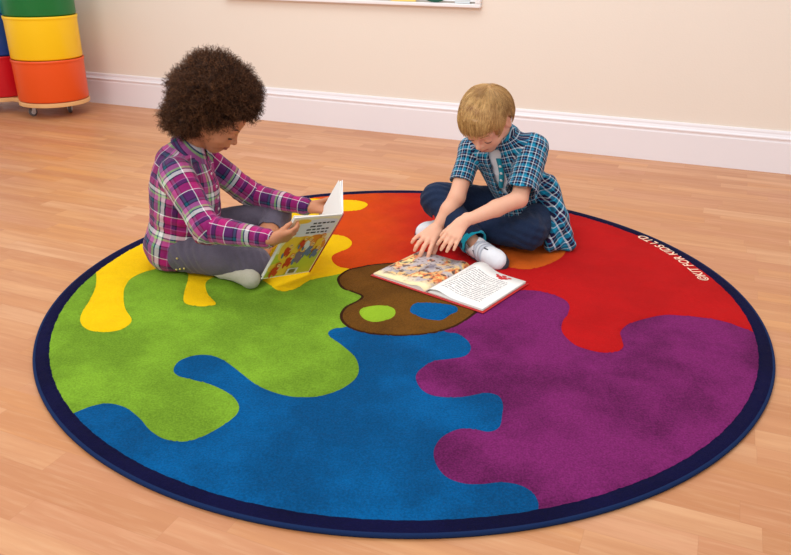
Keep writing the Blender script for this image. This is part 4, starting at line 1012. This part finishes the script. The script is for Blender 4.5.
        for x in (-.002, .018):                                   # two straps over the instep
            pts = [P(x+.004*math.cos(q*2), .0355*math.cos(q), -.012+.0555*math.sin(q)-(.006 if x > 0 else 0)*math.sin(q)) for q in np.linspace(-.1, 3.24, 15)]
            m = MB(); n_ = len(pts); v_ = [p+f*o for p in pts for o in (-.0065, .0065)]; v_ += [(p-P(x, 0, -.012))*.93+P(x, 0, -.012) for p in v_]
            N2 = 2*n_; fa = []
            for i in range(n_-1): fa += [(2*i, 2*i+2, 2*i+3, 2*i+1), (2*i+N2, 2*i+1+N2, 2*i+3+N2, 2*i+2+N2), (2*i, 2*i+N2, 2*i+2+N2, 2*i+2), (2*i+1, 2*i+3, 2*i+3+N2, 2*i+1+N2)]
            m.add(v_, fa); m.build('strap', gm, o_, True)
        for (x0, y0, x1, y1) in ((473, 250, 476, 257), (501, 247, 499, 253), (484, 248, 488, 250)):
            a9, b9 = march(KU, x0, y0), march(KU, x1, y1)
            if big and a9 is not None and b9 is not None: m = MB(); m.tube([a9, b9], .0028, 6); m.build('logo_mark', dk, o_, True)
        for y in (-1, 1):
            m = MB(); m.tube([P(-.045, y*.031, .006), P(-.025, y*.0335, -.010), P(-.005, y*.0335, .0), P(.02, y*.0335, -.012)], .0035, 6); m.build('side_stripe', dk, o_, True)
        m = MB(); m.tube([P(.088*math.cos(q) if abs(math.cos(q)) > .9 else .055+.035*math.cos(q), .0345*math.sin(q), -.019) for q in np.linspace(-1.4, 1.4, 11)], .004, 6); m.build('toe_guard', dk, o_, True)
    shoe(Ra+V(0, 0, -.004), Rt_, V(-.30, -.60, .62), 1)
    shoe(La, Lt, V(.1, -.55, .6), 0)
    # ---- hair
    hm = hair_mat('blond_hair', (150, 98, 46), (240, 196, 128), .38, .5)
    K = Field(H.c-.15, H.c+.15, .0025); k = H.k; axh = (H.f, H.l, H.u)
    def cap(G_, g):
        G_.ell(H(-.012, 0, .020), [(x+g)*k for x in (.091, .076, .077)], axh, 0); G_.ell(H(.022, 0, .032), [(x+g)*k for x in (.068, .066, .058)], axh, .02)
    cap(K, .008); K.ell(H(-.05, 0, -.03), [x*k for x in (.05, .066, .06)], axh, .02)
    # face, ears and nape stay free
    K.op(boxf(H(.112, 0, -.067), axh, (.060*k, .12*k, .10*k), .01), H.c-.2, H.c+.2, 0, 'sub', 0)
    K.op(boxf(H(.02, 0, -.085), axh, (.10*k, .12*k, .073*k), .012), H.c-.2, H.c+.2, 0, 'sub', 0)
    K.ell(H(.002, .080, -.012), (.028*k, .028*k, .044*k), axh, 0, 'sub'); K.ell(H(.002, -.080, -.012), (.028*k, .028*k, .044*k), axh, 0, 'sub')
    v, Q = nets(K, 2); nn = normals(v, Q); v = v+nn*(.0015*vnoise(v, 70))[:, None]
    hr = mesh('hair', v, Q, hm, root, True, col=np.repeat(.30+.0*v[:, :1], 4, 1))
    cq = v[Q].mean(1); nq = normals(v, Q)[Q[:, 0]]; lc = H.local(cq); out_ = ((cq-H.c)*nq).sum(1) > .02; cq, nq, lc = cq[out_], nq[out_], lc[out_]
    n_ = 12000; pick = RNG.integers(0, len(cq), n_); P0, N0 = cq[pick], nq[pick]
    crown = H(-.055, .012, .085)
    def dirs(p, i):
        c0 = H(-.005, 0, .01); n_o = nrm_rows((p-c0)/np.array([1, 1, 1])); q = nrm_rows(p-crown); g_ = q*.9+H.f*.55-H.u*.35+jit
        t_ = g_-n_o*((g_*n_o).sum(1, keepdims=True)); return nrm_rows(nrm_rows(t_)+n_o*.03)
    jit = RNG.normal(0, .10, P0.shape)+.12*np.stack([vnoise(P0, 45), vnoise(P0+3, 45), vnoise(P0+7, 45)], 1)
    P = [P0+N0*.0008]
    for i in range(7): P.append(P[-1]+dirs(P[-1], i)*.0055)
    P = np.stack(P, 1); lp_ = H.local(P.reshape(-1, 3)).reshape(P.shape)
    bad = ((lp_[..., 0] > .05) & (lp_[..., 2] < .026)) | ((((lp_[..., 0]-.002)/.027)**2+((np.abs(lp_[..., 1])-.08)/.03)**2+((lp_[..., 2]+.012)/.042)**2) < 1)
    ok_ = ~bad.any(1); P, P0 = P[ok_], P0[ok_]; n_ = len(P); V_, Q_ = tubes(P, RNG.uniform(.0004, .0008, n_))
    tint = np.repeat(np.clip(RNG.normal(.5, .2, n_)+.25*vnoise(P0, 60), 0, 1), 8*3); mesh('strands', V_, Q_, hm, hr, True, col=np.repeat(tint[:, None], 4, 1))
childB()

# ================================================================== LIGHT
w = bpy.data.worlds.new('world'); S.world = w; w.use_nodes = True
w.node_tree.nodes['Background'].inputs[0].default_value = (.95, .97, 1.0, 1); w.node_tree.nodes['Background'].inputs[1].default_value = .9
def area(name, loc, target, size, power, c=(1, .99, .98)):
    l = bpy.data.lights.new(name, 'AREA'); l.shape = 'RECTANGLE'; l.size, l.size_y = size; l.energy = power; l.color = c
    o = bpy.data.objects.new(name, l); COL.objects.link(o); o.location = loc
    o.rotation_euler = (Vector(target)-Vector(loc)).to_track_quat('-Z', 'Y').to_euler(); return o
area('key_softbox', (-2.0, -2.6, 2.9), (0, .4, .1), (1.8, 1.4), 62)
area('wall_fill_light', (-.3, .5, 2.8), (-.3, .9, 0), (2.4, 1.2), 34)  # unseen fill lamp added overhead to brighten the back wall
S.view_settings.view_transform = 'Standard'; S.view_settings.look = 'None'; S.view_settings.gamma = 1; S.view_settings.use_curve_mapping = False
S.view_settings.exposure = 0
